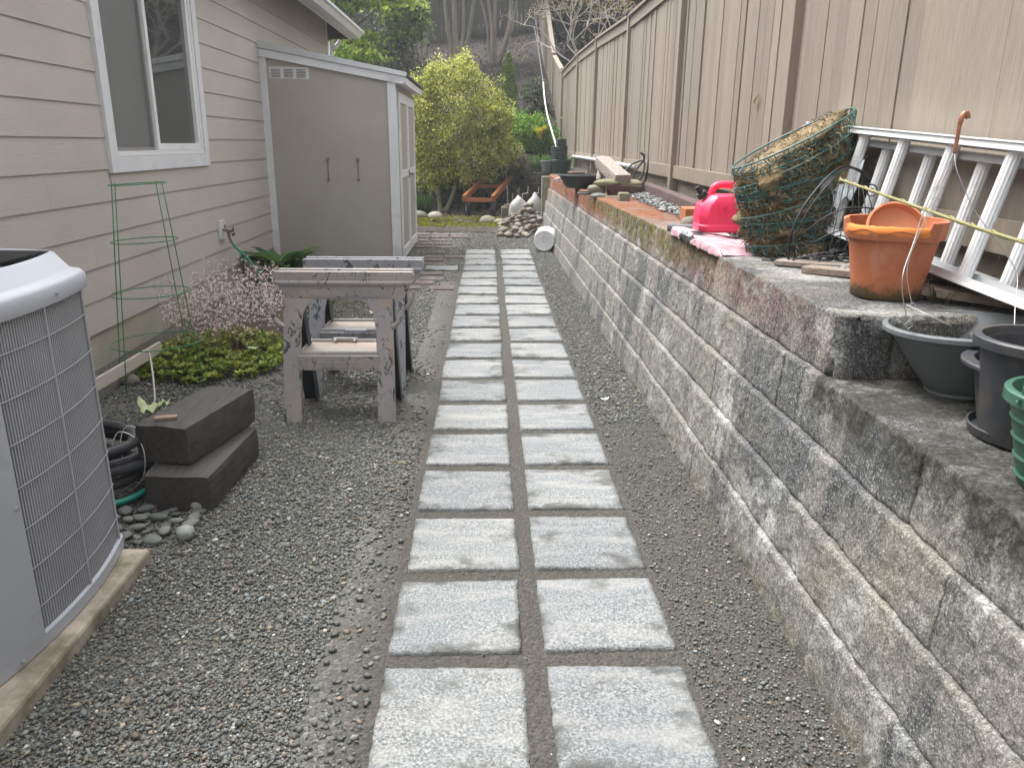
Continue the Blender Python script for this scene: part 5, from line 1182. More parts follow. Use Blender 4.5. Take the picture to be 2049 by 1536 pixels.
multistem(.20, 26.4, [(-.3, -.62, -.06, .05), (-.12, -.3, -.02, .06), (.03, .05, 0, .075), (.5, .52, .22, .085), (.62, .78, .25, .05)], 'rightmost multi-stemmed tree on the slope, curved outer stems', 6, (1.4, 1.0, .6))
# light green maple at left: layered tiers of foliage
tier = []
random.seed(3)
for i in range(75):
    x = random.uniform(-4.6, -1.9); z = random.uniform(2.3, 6.0); y = random.uniform(19.2, 21.2)
    if x > -3.0 and (z < 3.35 + (x + 3) * 1.3 or z > 6.2): continue
    w_ = random.uniform(.35, .7); n = 230; q = rng.normal(size=(n, 3)) * np.array([w_ * .5, w_ * .5, .045]); q[:, 2] -= np.abs(q[:, 0]) * .12; tier.append(q + np.array([x, y, z]))
P = np.concatenate(tier); nl = len(P)
smalltree('maple_tree', 'bright yellow-green layered maple above the shed roof', 'tree', (-3.6, 20.6, 1.9), [([(-3.6, 20.6, 1.6), (-3.5, 20.6, 2.8), (-3.3, 20.5, 4.2), (-3.2, 20.4, 6.0)], .10, .04)] + [([(-3.5, 20.6, 2.2 + i * .35), (-3.0 + .1 * i, 20.4, 2.7 + i * .4), (-2.3 - .1 * i, 20.2, 2.95 + i * .45)], .035, .012) for i in range(8)], P, [(.24, .38, .05), (.36, .50, .07), (.13, .22, .03), (.46, .55, .11)], [.35, .3, .25, .1], .12, 0, 1, asp=.8)
tier = []
for i in range(34):
    x = random.uniform(-2.7, -1.75); z = random.uniform(4.6, 5.6); w_ = random.uniform(.2, .4); n = 60; q = rng.normal(size=(n, 3)) * np.array([w_ * .5, w_ * .5, .04]); tier.append(q + np.array([x, random.uniform(22.6, 23.4), z - .5]))
smalltree('young_maple', 'small light green leafed branchy tree left of the leftmost multi-stemmed tree', 'tree', (-2.4, 23.2, 2.9), [([(-2.5, 23.2, 2.7), (-2.45, 23.2, 3.6), (-2.2, 23.1, 4.6), (-2.0, 23, 5.6)], .04, .015)], np.concatenate(tier), [(.16, .24, .045), (.24, .33, .07), (.10, .14, .04)], None, .12, 0, 1, asp=.8)
# dark evergreen shrubs under the maple, behind the shed roof
for i, (x, y, r, lab) in enumerate(((-4.6, 22.5, 1.3, 'dark evergreen bush seen under the maple, nearest the house'), (-3.0, 23.2, 1.2, 'dark evergreen bush under the maple, right of the first'), (-5.6, 24.5, 1.6, 'dark evergreen bush behind the maple, beyond the house corner'), (-4.0, 26.2, 1.7, 'tall dark evergreen bush high behind the maple'))):
    z = HZ(x, y); t = thing('evergreen_bush', lab, 'bush', (x, y, z)); p, _ = clumps((x, y, z + r * .75), (r, r * .8, r * .95), 90, 60, .4); leaves('foliage', p, rng.uniform(.07, .12, len(p)), colmix(len(p), [(.022, .035, .014), (.035, .055, .02), (.05, .075, .025)], None, .2), t, aspect=.5)
    branchy('stem', t, twigs((x, y, z + r * .7), (r * .8, r * .6, r * .8), 12, .03, i, (x, y, z)), 'bark', 5)
# mulch litter: pale fallen leaves on the slope
n = 2400; x = rng.uniform(-4, 1.5, n); y = rng.uniform(18, 29.5, n); z = hillz(x, y)
leaves('fallen_leaves', np.stack([x, y, z + .05], -1), rng.uniform(.06, .11, n), colmix(n, [(.10, .075, .06), (.06, .038, .03), (.22, .19, .165), (.035, .022, .018)], [.25, .3, .12, .33], .15), None, aspect=.7, up=1.5, kind='stuff', base=(-1, 23, 2))
p, _ = clumps((-.6, 19.6, 1.45), (1.6, .9, .18), 60, 40, .3); leaves('ground_cover', p, rng.uniform(.04, .08, len(p)), colmix(len(p), [(.07, .10, .03), (.11, .13, .045), (.05, .06, .025)], None, .2), None, aspect=.6, kind='stuff', base=(-.6, 19.6, 1.3))
# bare tree beyond the side fence
random.seed(12)
def grow(p, d, l, r, dep, out):
    q = p + d * l; mid = p + d * l * .5 + Vector((random.gauss(0, .05), random.gauss(0, .05), random.gauss(0, .03))) * l; out.append(([p, mid, q], r, r * .7))
    if dep == 0: return
    for k in range(random.choice([2, 2, 3])):
        nd = (d + Vector((random.gauss(0, .55), random.gauss(0, .4), random.gauss(.02, .38)))).normalized(); grow(q, nd, l * random.uniform(.62, .85), r * .66, dep - 1, out)
st = []
for (bx, by, dx, dz) in ((2.45, 18.6, -.05, 1), (2.5, 18.7, -.35, .9), (2.65, 18.5, .25, 1), (2.35, 18.5, -.4, .95)): grow(Vector((bx, by, 2.35)), Vector((dx, random.uniform(-.15, .15), dz)).normalized(), .85, .036, 5, st)
t = thing('bare_tree', 'leafless pale-barked small tree spreading above the side fence', 'tree', (2.45, 18.6, 1.4)); branchy('branches', t, st, 'palebark', 5)
branchy('trunk', t, [([(2.45, 18.6, 1.0), (2.46, 18.6, 1.8), (2.47, 18.6, 2.45)], .075, .06)], 'palebark')
ends = np.array([s_[0][2][:] for s_ in st if s_[1] < .012]); ends = ends[rng.choice(len(ends), min(len(ends), 260), False)]; e2 = np.repeat(ends, 5, 0) + rng.normal(0, .05, (len(ends) * 5, 3))
leaves('dry_leaves', e2, .06, colmix(len(e2), [(.22, .17, .07), (.16, .10, .07), (.30, .26, .10)], None, .2), t, aspect=.5)
# dark hedge beyond the fences closes the view
for i, (x, y, r, h, lab) in enumerate(((3.2, 26, 1.6, 4.6, 'dark hedge tree beyond the dip of the side fence'), (5.2, 24, 2.0, 4.5, 'dark hedge tree beyond the side fence, right of the dip'), (7.5, 22, 2.2, 4.6, 'dark hedge tree far beyond the middle of the side fence'), (2.6, 31.6, 1.8, 4.0, 'dark hedge tree behind the right end of the back fence'), (-1.0, 32.6, 2.4, 4.0, 'dark hedge tree behind the middle of the back fence'), (-5.0, 32.6, 2.6, 4.0, 'dark hedge tree behind the left part of the back fence'), (-9.5, 31, 3.0, 4.6, 'dark hedge tree far left beyond the house'), (6.8, 31, 2.6, 4.2, 'dark hedge tree in the far right corner beyond both fences'))):
    z = HZ(x, y); t = thing('hedge_tree', lab, 'tree', (x, y, z)); p, _ = clumps((x, y, z + h * .55), (r, r * .6, h * .55), 150, 60, .55); leaves('crown', p, rng.uniform(.14, .24, len(p)), colmix(len(p), [(.018, .024, .012), (.03, .038, .018), (.042, .05, .022)], None, .2), t, aspect=.5)
    branchy('trunk', t, [([(x, y, z - .1), (x, y, z + h * .8)], .12, .05)] + twigs((x, y, z + h * .5), (r * .8, r * .5, h * .5), 10, .04, i, (x, y, z + .5)), 'bark', 5)
CONDUIT = [(1.322, 24.0, 4.661), (1.359, 22.8, 4.057), (1.354, 21.5, 3.496), (1.342, 20.0, 2.91), (1.304, 18.8, 2.452), (1.293, 17.6, 2.058), (1.303, 16.4, 1.716), (1.299, 15.2, 1.433), (1.297, 14.6, 1.306)]
# white conduit climbing the slope beside the fence, and white pipe along the fence foot
b = MB(); b.tube(spline(CONDUIT[3:], 6), .016, 8); c_ = b.build('conduit', 'white', smooth=True); tag(c_, 'thin white pipe curving up the slope beside the fence', 'pipe'); b = MB(); b.tube(spline(CONDUIT[:4], 6), .012, 8); b.build('upper_run', 'greypot', c_, smooth=True)
b = MB(); b.tube([(1.695, 16.0, 1.265), (1.695, 12.6, 1.268), (1.695, 9.3, 1.252)], .022, 8)
for y in np.arange(9.6, 15.9, .72): b.tube([(1.695, y, 1.252 + (y - 9.3) * .003), (1.695, y + .05, 1.252 + (y - 9.3) * .003)], .026, 8)
tag(b.build('fence_pipe', 'white', smooth=True), 'straight white pipe with couplings fixed along the bottom of the fence', 'pipe')

# ================================================================== THINGS ON THE BLOCK WALL, FAR TO NEAR
def pot(name, c, r0, r1, h, mat, label, cat='flower pot', group=None, rim=.014, lip=.03, inner='black', rot=None, sx=1., sy=1., parent=None, n=44, rings_=0):
    t_ = .006; prof = [(.001, 0), (r0 - .01, 0), (r0, .008)]
    for i in range(1, 9):
        k_ = i / 9; prof.append((r0 + (r1 - r0) * k_, h * k_ * (1 - lip / h)))
        if rings_ and i % 2: prof += [(r0 + (r1 - r0) * k_ + .004, h * k_ * (1 - lip / h) + .004), (r0 + (r1 - r0) * k_ + .001, h * k_ * (1 - lip / h) + .010)]
    prof += [(r1 - .002, h - lip - .002), (r1 + rim, h - lip), (r1 + rim, h - .004), (r1 + rim - .004, h), (r1, h), (r1 - t_, h - lip), (r0 - t_, .012), (.001, .012)]
    b = MB(); b.lathe(prof, c, n, rot, sx, sy); o = b.build(name, mat, parent); autosmooth(o, 38); return tag(o, label, cat, group)
# stack of nursery pots: each pot its own thing
g_ = 'nursery pots piled at the far end of the block wall'
pot('nursery_pot', (1.30, 14.3, .99), .15, .185, .24, 'darkgreenpot', 'widest dark pot at the bottom of the pot pile', 'flower pot', None, .01)
for k in range(5): pot('nursery_pot', (1.27, 14.3, 1.10 + k * .045), .115, .145, .17, 'darkgreenpot', 'dark green nursery pot nested in the middle of the pot pile', 'flower pot', 'nested dark green pots in the pot pile', .008, .018)
for k in range(3): pot('nursery_pot', (1.30, 14.3, 1.36 + k * .035), .075, .095, .15, 'black', 'small black pot nested on top of the pot pile', 'flower pot', 'small black pots topping the pot pile', .006, .014)
pot('nursery_pot', (1.07, 14.35, .99), .085, .115, .22, 'greypot', 'plain grey pot standing left of the pot pile', 'flower pot')
# loose metal brackets, basin
b = MB(); random.seed(2)
for k in range(5): x = .86 + .05 * k; b.tube(spline([(x, 10.6, 1.02 + .01 * k), (x + .06, 10.5, 1.06), (x + .17, 10.55, 1.05 + .012 * k), (x + .22, 10.6, 1.02)], 5), .010, 6)
tag(b.build('metal_fitting', 'whitewire', smooth=True), 'tangle of grey metal fittings lying beside the dark basin', 'fitting')
pot('basin', (1.13, 9.45, 1.0), .20, .285, .155, 'black', 'wide dark plastic basin on the mossy wall', 'basin', None, .022, .016)
b = MB(); b.box((1.16, 11.3, 1.0), (1.36, 11.5, 1.12), Matrix.Rotation(.2, 3, 'Z')); tag(b.build('brick', 'brownbrick', bevel=.01), 'brown brick on the wall behind the dark basin', 'brick')
# comb-like row of dark slats leaning behind the basin
b = MB()
for k in range(8): b.bar((1.30 + k * .034, 10.55, 1.03), (1.34 + k * .034, 10.60, 1.20 - .006 * k), .018, .05, (0, 1, 0))
b.bar((1.28, 10.62, 1.05), (1.60, 10.62, 1.05), .02, .04); tag(b.build('slatted_rack', 'browntimber'), 'short dark slatted wooden rack standing behind the basin', 'rack')
timber('timber_offcut', (1.20, 8.62, 1.08), (1.28, 8.9, 1.30), .05, .16, 'greytimber', 'short bleached board leaning behind the sloping brown timber', 'board', None, 5)
# sloping short beams
timber('timber_offcut', (1.34, 7.90, 1.155), (1.26, 8.85, 1.315), .165, .115, 'greytimber', 'sloping pinkish weathered beam end resting on rubble', 'timber', None, 7)
stone('rubble_lump', (1.20, 7.95, 1.125), (.135, .10, .045), (.17, .155, .09), 'upper flat yellowish mossy rubble slab under the sloping beam', 'stone', None, 61)
stone('rubble_lump', (1.09, 7.95, 1.06), (.075, .10, .055), (.19, .18, .12), 'yellowish broken block lump left of the brown downpipe', 'stone', None, 62)
stone('rubble_lump', (1.10, 7.85, 1.01), (.09, .10, .028), (.12, .12, .115), 'dark flat stone under the broken block lumps', 'stone', None, 63)
stone('rubble_lump', (1.45, 8.0, 1.11), (.12, .11, .05), (.22, .20, .12), 'yellowish rubble lump behind the brown downpipe', 'stone', None, 64)
b = MB(); b.box((1.20, 7.86, 1.005), (1.555, 8.01, 1.108)); b.box((1.16, 7.84, 1.06), (1.235, 8.0, 1.125)); dp = b.build('downpipe_piece', 'browntimber', bevel=.010); tag(dp, 'short dark brown square downpipe lying across the wall', 'downpipe')
timber('brown_post', (1.62, 8.25, 1.085), (1.49, 5.45, 1.065), .10, .09, 'browntimber', 'long brown-painted post lying along the wall beside the pebbles', 'post', None, 3)
b = MB(); b.box((1.205, 7.24, 1.0), (1.305, 7.36, 1.075)); tag(b.build('stone_cube', 'block', bevel=.014), 'small grey stone cube on the mossy cap', 'stone')
b = MB(); b.bar((1.13, 7.62, 1.012), (1.46, 7.60, 1.02), .02, .02); tag(b.build('stick', 'greywood'), 'pale stick lying between the stone cube and the downpipe', 'stick')
# hose loops against the fence and on the cap
b = MB(); b.tube(spline([(1.33, 8.25, 1.13), (1.40, 8.3, 1.20), (1.52, 8.35, 1.31), (1.62, 8.3, 1.33), (1.60, 8.25, 1.20), (1.52, 8.2, 1.10), (1.5, 8.2, 1.06)], 7), .010, 8)
b.tube(spline([(1.49, 8.25, 1.05), (1.53, 8.3, 1.22), (1.62, 8.3, 1.36), (1.70 - .14, 8.2, 1.42), (1.57, 7.9, 1.39), (1.56, 7.8, 1.28), (1.55, 7.85, 1.15), (1.5, 7.95, 1.07)], 7), .010, 8)
tag(b.build('black_hose', 'blackdull', smooth=True), 'stiff loops of black hose standing against the fence', 'hose')
b = MB(); b.tube(spline([(1.14, 8.3, 1.02), (1.0, 8.35, 1.015), (.93, 8.2, 1.012), (1.0, 8.05, 1.015), (1.14, 8.1, 1.02)], 7), .011, 8); tag(b.build('hose_loop', 'blackdull', smooth=True), 'flat loop of dark hose overhanging the mossy wall edge', 'hose')
b = MB(); b.box((1.31, 5.16, 1.0), (1.50, 5.38, 1.098), Matrix.Rotation(-.08, 3, 'Z')); tag(b.build('brick', 'brick', bevel=.006), 'orange-topped brick behind the red fuel can', 'brick')
stone('cobble', (1.20, 4.62, 1.05), (.05, .075, .05), (.17, .155, .12), 'brown cobble between brick and red fuel can', 'cobble', None, 66)
b = MB(); b.tube([(1.055, 4.58, 1.035), (1.30, 4.50, 1.035)], .024, 16); tag(b.build('black_tube', 'greypot'), 'dark grey tube end sticking out of the pink bag', 'tube')
# pink-and-black bag
def bag():
    n1, n2 = 70, 34; V = []; yA, yB = 4.64, 3.62
    for i in range(n1):
        for j in range(n2):
            u, v = i / (n1 - 1), j / (n2 - 1); y = yA + (yB - yA) * u; eu = min(1, min(u, 1 - u) * 14); f_ = float(fbm(np.array(u * 15.), np.array(v * 7.), np.array(2.), 4)) - .45
            g_ = float(fbm(np.array(u * 34.), np.array(v * 15.), np.array(7.), 3)) - .45
            if v < .28:      # front fold rounding over the block edge
                a = v / .28 * math.pi / 2; x = 1.088 - .022 * math.cos(a) * (.5 + .5 * eu) + .02 * (1 - eu); z = .992 + (.012 + .040 * math.sin(a)) * (.3 + .7 * eu)
            else: w_ = (v - .28) / .72; x = 1.088 + .30 * w_; z = .992 + .052 * (.3 + .7 * eu) * (1 - .75 * w_)
            V.append((x + g_ * .012, y + f_ * .03, max(1.002 if v > .2 else .98, z + f_ * .026 * eu + g_ * .010)))
    m_ = [[], []]
    for i in range(n1 - 1):
        for j in range(n2 - 1): m_[1 if .30 < i / n1 + .02 * math.sin(j) < .54 and j < 16 else 0].append((i * n2 + j, (i + 1) * n2 + j, (i + 1) * n2 + j + 1, i * n2 + j + 1))
    t = thing('bag', 'crumpled pink plastic bag with a black printed band under the fuel can', 'bag', (1.25, 4.1, 1.0))
    b = MB(); b.add(V, m_[0]); b.build('film', 'bagpink', t, smooth=True, fix=False); b = MB(); b.add(V, m_[1]); b.build('printed_band', 'bagblack', t, smooth=True, fix=False)
    fc = bpy.data.curves.new('lettering', 'FONT'); fc.body = 'KITCHEN'; fc.size = .040; fc.extrude = .0006; o = bpy.data.objects.new('lettering', fc); COL.objects.link(o)
    dg = bpy.context.evaluated_depsgraph_get(); me = bpy.data.meshes.new_from_object(o.evaluated_get(dg)); bpy.data.objects.remove(o); me.materials.clear(); me.materials.append(MAT['white'])
    ob = bpy.data.objects.new('lettering', me); COL.objects.link(ob); ob.parent = t
    ob.matrix_local = Matrix.Translation(Vector((1.066, 4.27, 1.034)) - Vector(WL[t.name])) @ Matrix.Rotation(R(-90), 4, 'Z') @ Matrix.Rotation(R(50), 4, 'X')
bag()
# fuel can
can = thing('fuel_can', 'pink-red plastic fuel can with a hollow handle standing on the pink bag', 'fuel can', (1.29, 4.30, 1.045))
def cansec(z, x0, x1, y0, y1, c=.03):
    return [(x0 + c, y0, z), (x1 - c, y0, z), (x1, y0 + c, z), (x1, y1 - c, z), (x1 - c, y1, z), (x0 + c, y1, z), (x0, y1 - c, z), (x0, y0 + c, z)]
lv = [(1.042, 1.168, 1.44, 4.24, 4.42, .04), (1.050, 1.155, 1.45, 4.225, 4.435, .04), (1.078, 1.150, 1.452, 4.222, 4.438, .04), (1.083, 1.158, 1.446, 4.229, 4.431, .04), (1.12, 1.150, 1.45, 4.225, 4.435, .04), (1.185, 1.160, 1.45, 4.23, 4.43, .04), (1.222, 1.195, 1.45, 4.24, 4.42, .04), (1.240, 1.22, 1.445, 4.25, 4.41, .03)]
V = []; 
for l in lv: V += cansec(*l)
Fc = [tuple(range(8))] + [(i * 8 + j, i * 8 + (j + 1) % 8, i * 8 + 8 + (j + 1) % 8, i * 8 + 8 + j) for i in range(len(lv) - 1) for j in range(8)] + [tuple((len(lv) - 1) * 8 + j for j in range(8))]
b = MB(); b.add(V, Fc); autosmooth(b.build('body', 'red', can, bevel=.006), 40)
b = MB(); b.tube(spline([(1.222, 4.33, 1.215), (1.232, 4.33, 1.268), (1.262, 4.33, 1.290), (1.34, 4.33, 1.291), (1.42, 4.33, 1.282), (1.44, 4.33, 1.23)], 6), .019, 12); b.build('handle', 'red', can, smooth=True)
b = MB(); b.lathe([(.001, .03), (.026, .03), (.028, .026), (.028, 0)], (1.185, 4.33, 1.225), 20, Matrix.Rotation(R(-38), 3, 'Y')); b.lathe([(.001, .07), (.012, .068), (.015, .03)], (1.185, 4.33, 1.225), 14, Matrix.Rotation(R(-38), 3, 'Y')); b.build('cap', 'black', can)
def embossed(txt, size, M_, mat, parent, name='lettering', ext=.0012):
    fc = bpy.data.curves.new(name, 'FONT'); fc.body = txt; fc.size = size; fc.extrude = ext; o = bpy.data.objects.new(name, fc); COL.objects.link(o)
    dg = bpy.context.evaluated_depsgraph_get(); me = bpy.data.meshes.new_from_object(o.evaluated_get(dg)); bpy.data.objects.remove(o); me.materials.clear(); me.materials.append(MAT[mat])
    ob = bpy.data.objects.new(name, me); COL.objects.link(ob); ob.parent = parent; ob.matrix_local = Matrix.Translation(-Vector(WL[parent.name])) @ M_
embossed('GAS', .050, Matrix.Translation((1.262, 4.2255, 1.145)) @ Matrix.Rotation(R(88), 4, 'X'), 'red', can)
b = MB(); b.box((1.235, 4.2235, 1.095), (1.242, 4.2265, 1.20)); b.build('moulded_rib', 'red', can, bevel=.001)
# ---- stack of wire baskets with coir liners, tipped on its side
wb = thing('wire_basket_stack', 'tall leaning stack of scrolled dark green wire wall baskets stuffed with brown coir', 'basket', (1.40, 3.62, 1.0))
AX = Vector((-.20, .02, 1)).normalized()       # stack axis, leaning left
def bkc(t): return Vector((1.500, 3.68, 1.02)) + AX * (t * .525)
def bkt(t, a, r=1.0):
    """point on the stack's curved front: t height 0..1, a angle"""
    c = bkc(t); w_ = .235 * r * (1 - .05 * abs(t - .5)); return c + Vector((math.cos(a) * w_, math.sin(a) * w_ * .72, (.125 * t + .01) * math.cos(a)))
b = MB(); random.seed(9); NA, NT_ = 56, 44; V = []; Cc = []
for i in range(NT_):
    for j in range(NA):
        t = -.04 + 1.04 * i / (NT_ - 1); a = 2 * math.pi * j / NA; p = bkt(t, a, .93); lay = math.sin(t * 34) ; f_ = float(fbm(np.array(p.x * 16), np.array(p.y * 16), np.array(p.z * 16), 4)) - .47
        k_ = 1 + .05 * lay + .75 * f_; c = bkc(t); e = .3 if i == NT_ - 1 else (.8 if i in (0, NT_ - 2) else 1); k_ += .16 * (f_ > .06) * min(1, (f_ - .06) * 12 if f_ > .06 else 0); V.append(c + (p - c) * (k_ - .02) * e); g = .45 + 1.9 * float(fbm(np.array(p.x * 9 + 5), np.array(p.y * 9), np.array(p.z * 14), 3)); Cc.append((g, g, g))
Fc = [(i * NA + j, i * NA + (j + 1) % NA, (i + 1) * NA + (j + 1) % NA, (i + 1) * NA + j) for i in range(NT_ - 1) for j in range(NA)] + [tuple(j for j in range(NA)), tuple((NT_ - 1) * NA + j for j in range(NA))]
b.v = [tuple(v) for v in V]; b.f = Fc; b.c = Cc; b.build('coir_liner', 'coir', wb, smooth=True, attr=True)
b = MB()      # loose coir strands
for i in range(3600):
    t, a = random.uniform(-.05, .92), random.uniform(2.6, 6.6); p = bkt(t, a, random.uniform(.93, 1.05)); d = Vector((random.gauss(0, 1), random.gauss(0, 1), random.gauss(0, .8))).normalized() * random.uniform(.02, .06); c_ = p - Vector((1.465, 3.68, p.z)); c_ = c_ * .10
    g = random.uniform(.6, 1.6); b.tube([p, p + d * .5 + c_ * .6, p + d + c_ * .3 + Vector((0, 0, -.01))], [.0016, .0014, .001], 3, cap=False, col=(.34 * g, .255 * g, .13 * g))
for i in range(900):
    t, a = random.uniform(.93, .98), random.uniform(0, 6.28); p = bkc(t); p = p + (bkt(t, a, .92) - p) * random.uniform(.1, 1); d = Vector((random.gauss(0, 1), random.gauss(0, 1), random.gauss(.1, .3))).normalized() * random.uniform(.015, .04); g = random.uniform(.35, 1.3)
    b.tube([p, p + d * .5 + Vector((0, 0, .008)), p + d], [.002, .0018, .001], 3, cap=False, col=(.30 * g, .22 * g, .11 * g))
b.build('coir_strands', 'leaf', wb, attr=True, fix=False)
def scroll(c, ux, uy, s, flip=1, turns=1.35):
    return [c + (ux * math.cos(q * flip) + uy * math.sin(q * flip)) * s * (.25 + .75 * k_ / 15) for k_ in range(16) for q in [turns * 2 * math.pi * k_ / 15]]
for bi, t0 in enumerate((-.02, .15, .32, .49, .66, .83)):
    b = MB(); tilt = [.5, -.4, .7, -.35, .6, .0][bi]; rad_ = 1.07 + .05 * random.random(); hgt = .16
    f = lambda a, h: bkt(t0 + h + tilt * .10 * math.cos(a), a, rad_ + (.04 if h > .1 else 0))
    b.tube([f(2 * math.pi * k / 48, hgt) for k in range(48)], .0046, 6, True); b.tube([f(2 * math.pi * k / 48, 0.03) for k in range(48)], .0036, 5, True)
    for k in range(12):
        a = 3.0 + k * .32; p = f(a, hgt * .35); q = f(a + .05, hgt * .35); ux = (q - p).normalized(); uy = Vector((0, 0, 1)); uy = (uy - ux * uy.dot(ux)).normalized()
        nrm = ux.cross(uy) * .004; b.tube(scroll(p + nrm, ux, uy, .036, 1), .0028, 4, cap=False); b.tube(scroll(f(a + .16, hgt * .8) + nrm, ux, uy, .024, -1), .0026, 4, cap=False)
        b.tube([f(a, 0), f(a + .10, hgt * .5), f(a + .02, hgt)], .0020, 4, cap=False)
    b.build('wire_basket', 'wiregreen', wb, fix=False)
# black wire half basket leaning on the front right
b = MB(); c0 = Vector((1.30, 3.30, 1.03)); ring = spline([(1.305, 3.33, 1.02), (1.295, 3.32, 1.12), (1.335, 3.33, 1.235), (1.42, 3.36, 1.345), (1.52, 3.42, 1.41), (1.60, 3.45, 1.405), (1.66, 3.42, 1.355), (1.70, 3.38, 1.27), (1.72, 3.35, 1.19)], 6); b.tube(ring, .0055, 7)
for off in (.012, ): b.tube([p + Vector((.02, -.012, -.006)) for p in ring], .003, 5)
for zz, (xa, xb, hh) in ((1.03, (1.31, 1.66, .05)), (1.06, (1.33, 1.68, .11)), (1.13, (1.33, 1.70, .13)), (1.04, (1.35, 1.62, .02))):
    b.tube(spline([(xa, 3.30, zz), (xa + .08, 3.24, zz + hh * .7), ((xa + xb) / 2, 3.22, zz + hh), (xb, 3.26, zz + hh * .8)], 7), .0032, 6)
for (x, z, s, fl) in ((1.40, 1.07, .04, 1), (1.47, 1.055, .03, -1), (1.55, 1.20, .045, 1), (1.62, 1.23, .035, -1), (1.60, 1.32, .03, 1), (1.66, 1.28, .03, -1), (1.36, 1.13, .035, 1), (1.50, 1.10, .04, 1)): b.tube(scroll(Vector((x, 3.28, z)), Vector((1, 0, 0)), Vector((0, 0, 1)), s, fl), .003, 5, cap=False)
for k in range(7): b.tube(spline([(1.50 + .02 * k, 3.36, 1.38 - .01 * k), (1.44 + .03 * k, 3.28, 1.22), (1.40 + .035 * k, 3.24, 1.03)], 5), .0022, 5)
tag(b.build('black_wire_basket', 'wireblack', smooth=True, fix=False), 'black wire half basket with scrolls leaning on the green basket stack', 'basket')
b = MB()
for k in range(7): b.bar((1.22 + .03 * k, 3.42 - .02 * k, 1.012 + .006 * (k % 3)), (1.62, 3.10 + .03 * k, 1.03 + .004 * k), .006, .006)
tag(b.build('metal_stakes', 'wireblack', fix=False), 'bundle of thin black metal rods lying in front of the basket stack', 'rod')
# planks under the pots
b = MB(); b.bar((1.27, 3.36, 1.015), (1.80, 2.96, 1.03), .11, .022); tag(b.build('plank', 'greytimber', bevel=.004), 'dark weathered plank behind the terracotta pot', 'plank')
b = MB(); b.bar((1.315, 3.16, 1.014), (1.72, 2.72, 1.03), .09, .028); tag(b.build('plank', 'plank', bevel=.004), 'light-ended plank running under the terracotta pot', 'plank')
b = MB(); b.bar((1.46, 2.62, 1.035), (1.80, 2.30, 1.02), .09, .03); tag(b.build('plank', 'plank', bevel=.004), 'brown plank emerging right of the terracotta pot', 'plank')
# terracotta pot with a broken rim and a saucer inside
tc = thing('terracotta_pot', 'large terracotta pot with a broken rim standing on the block corner', 'flower pot', (1.382, 2.63, 1.004)); cz = Vector((1.382, 2.63, 1.004))
def brk(q, t):      # rim lowered where a piece is missing (towards the path and the camera)
    a = math.degrees(t) % 360
    if q.z > .225 and 175 < a < 282: return (q.x, q.y, min(q.z, .229 + .006 * math.sin(t * 9)))
    return q
b = MB(); b.lathe([(.001, .0), (.108, .0), (.113, .005), (.116, .05), (.125, .10), (.133, .15), (.141, .190), (.143, .197), (.154, .199), (.157, .206), (.160, .220), (.162, .242), (.164, .260), (.158, .264), (.148, .263), (.146, .240), (.138, .20), (.124, .11), (.106, .02), (.001, .02)], cz, 96, None, 1, 1, brk); autosmooth(b.build('body', 'terra', tc), 45)
# raw broken surface and the missing strip of outer rim
V = []; K = 40
for i in range(K + 1):
    a = R(172 + 112 * i / K); n_ = float(fbm(np.array(i * .5), np.array(0.), np.array(0.), 3)) * .012
    for (r, z) in ((.1595, .212 + n_), (.1615, .226), (.1600, .241 + n_ * .5), (.153, .2425 + n_ * .6), (.146, .240)): V.append(cz + Vector((r * math.cos(a), r * math.sin(a), z)))
b = MB(); b.add(V, [(i * 5 + j, (i + 1) * 5 + j, (i + 1) * 5 + j + 1, i * 5 + j + 1) for i in range(K) for j in range(4)]); b.build('broken_rim', 'clayraw', tc, smooth=True)
Rs = Matrix.Rotation(R(-8), 3, 'Y') @ Matrix.Rotation(R(58), 3, 'X')
b = MB(); b.lathe([(.001, 0), (.078, 0), (.082, -.004), (.088, 0), (.092, .006), (.100, .022), (.104, .024), (.104, .030), (.096, .032), (.088, .012), (.074, .008), (.001, .008)], (1.392, 2.65, 1.215), 56, Rs); o = autosmooth(b.build('terracotta_saucer', 'clay2'), 45); tag(o, 'terracotta saucer propped upright inside the broken pot', 'saucer')
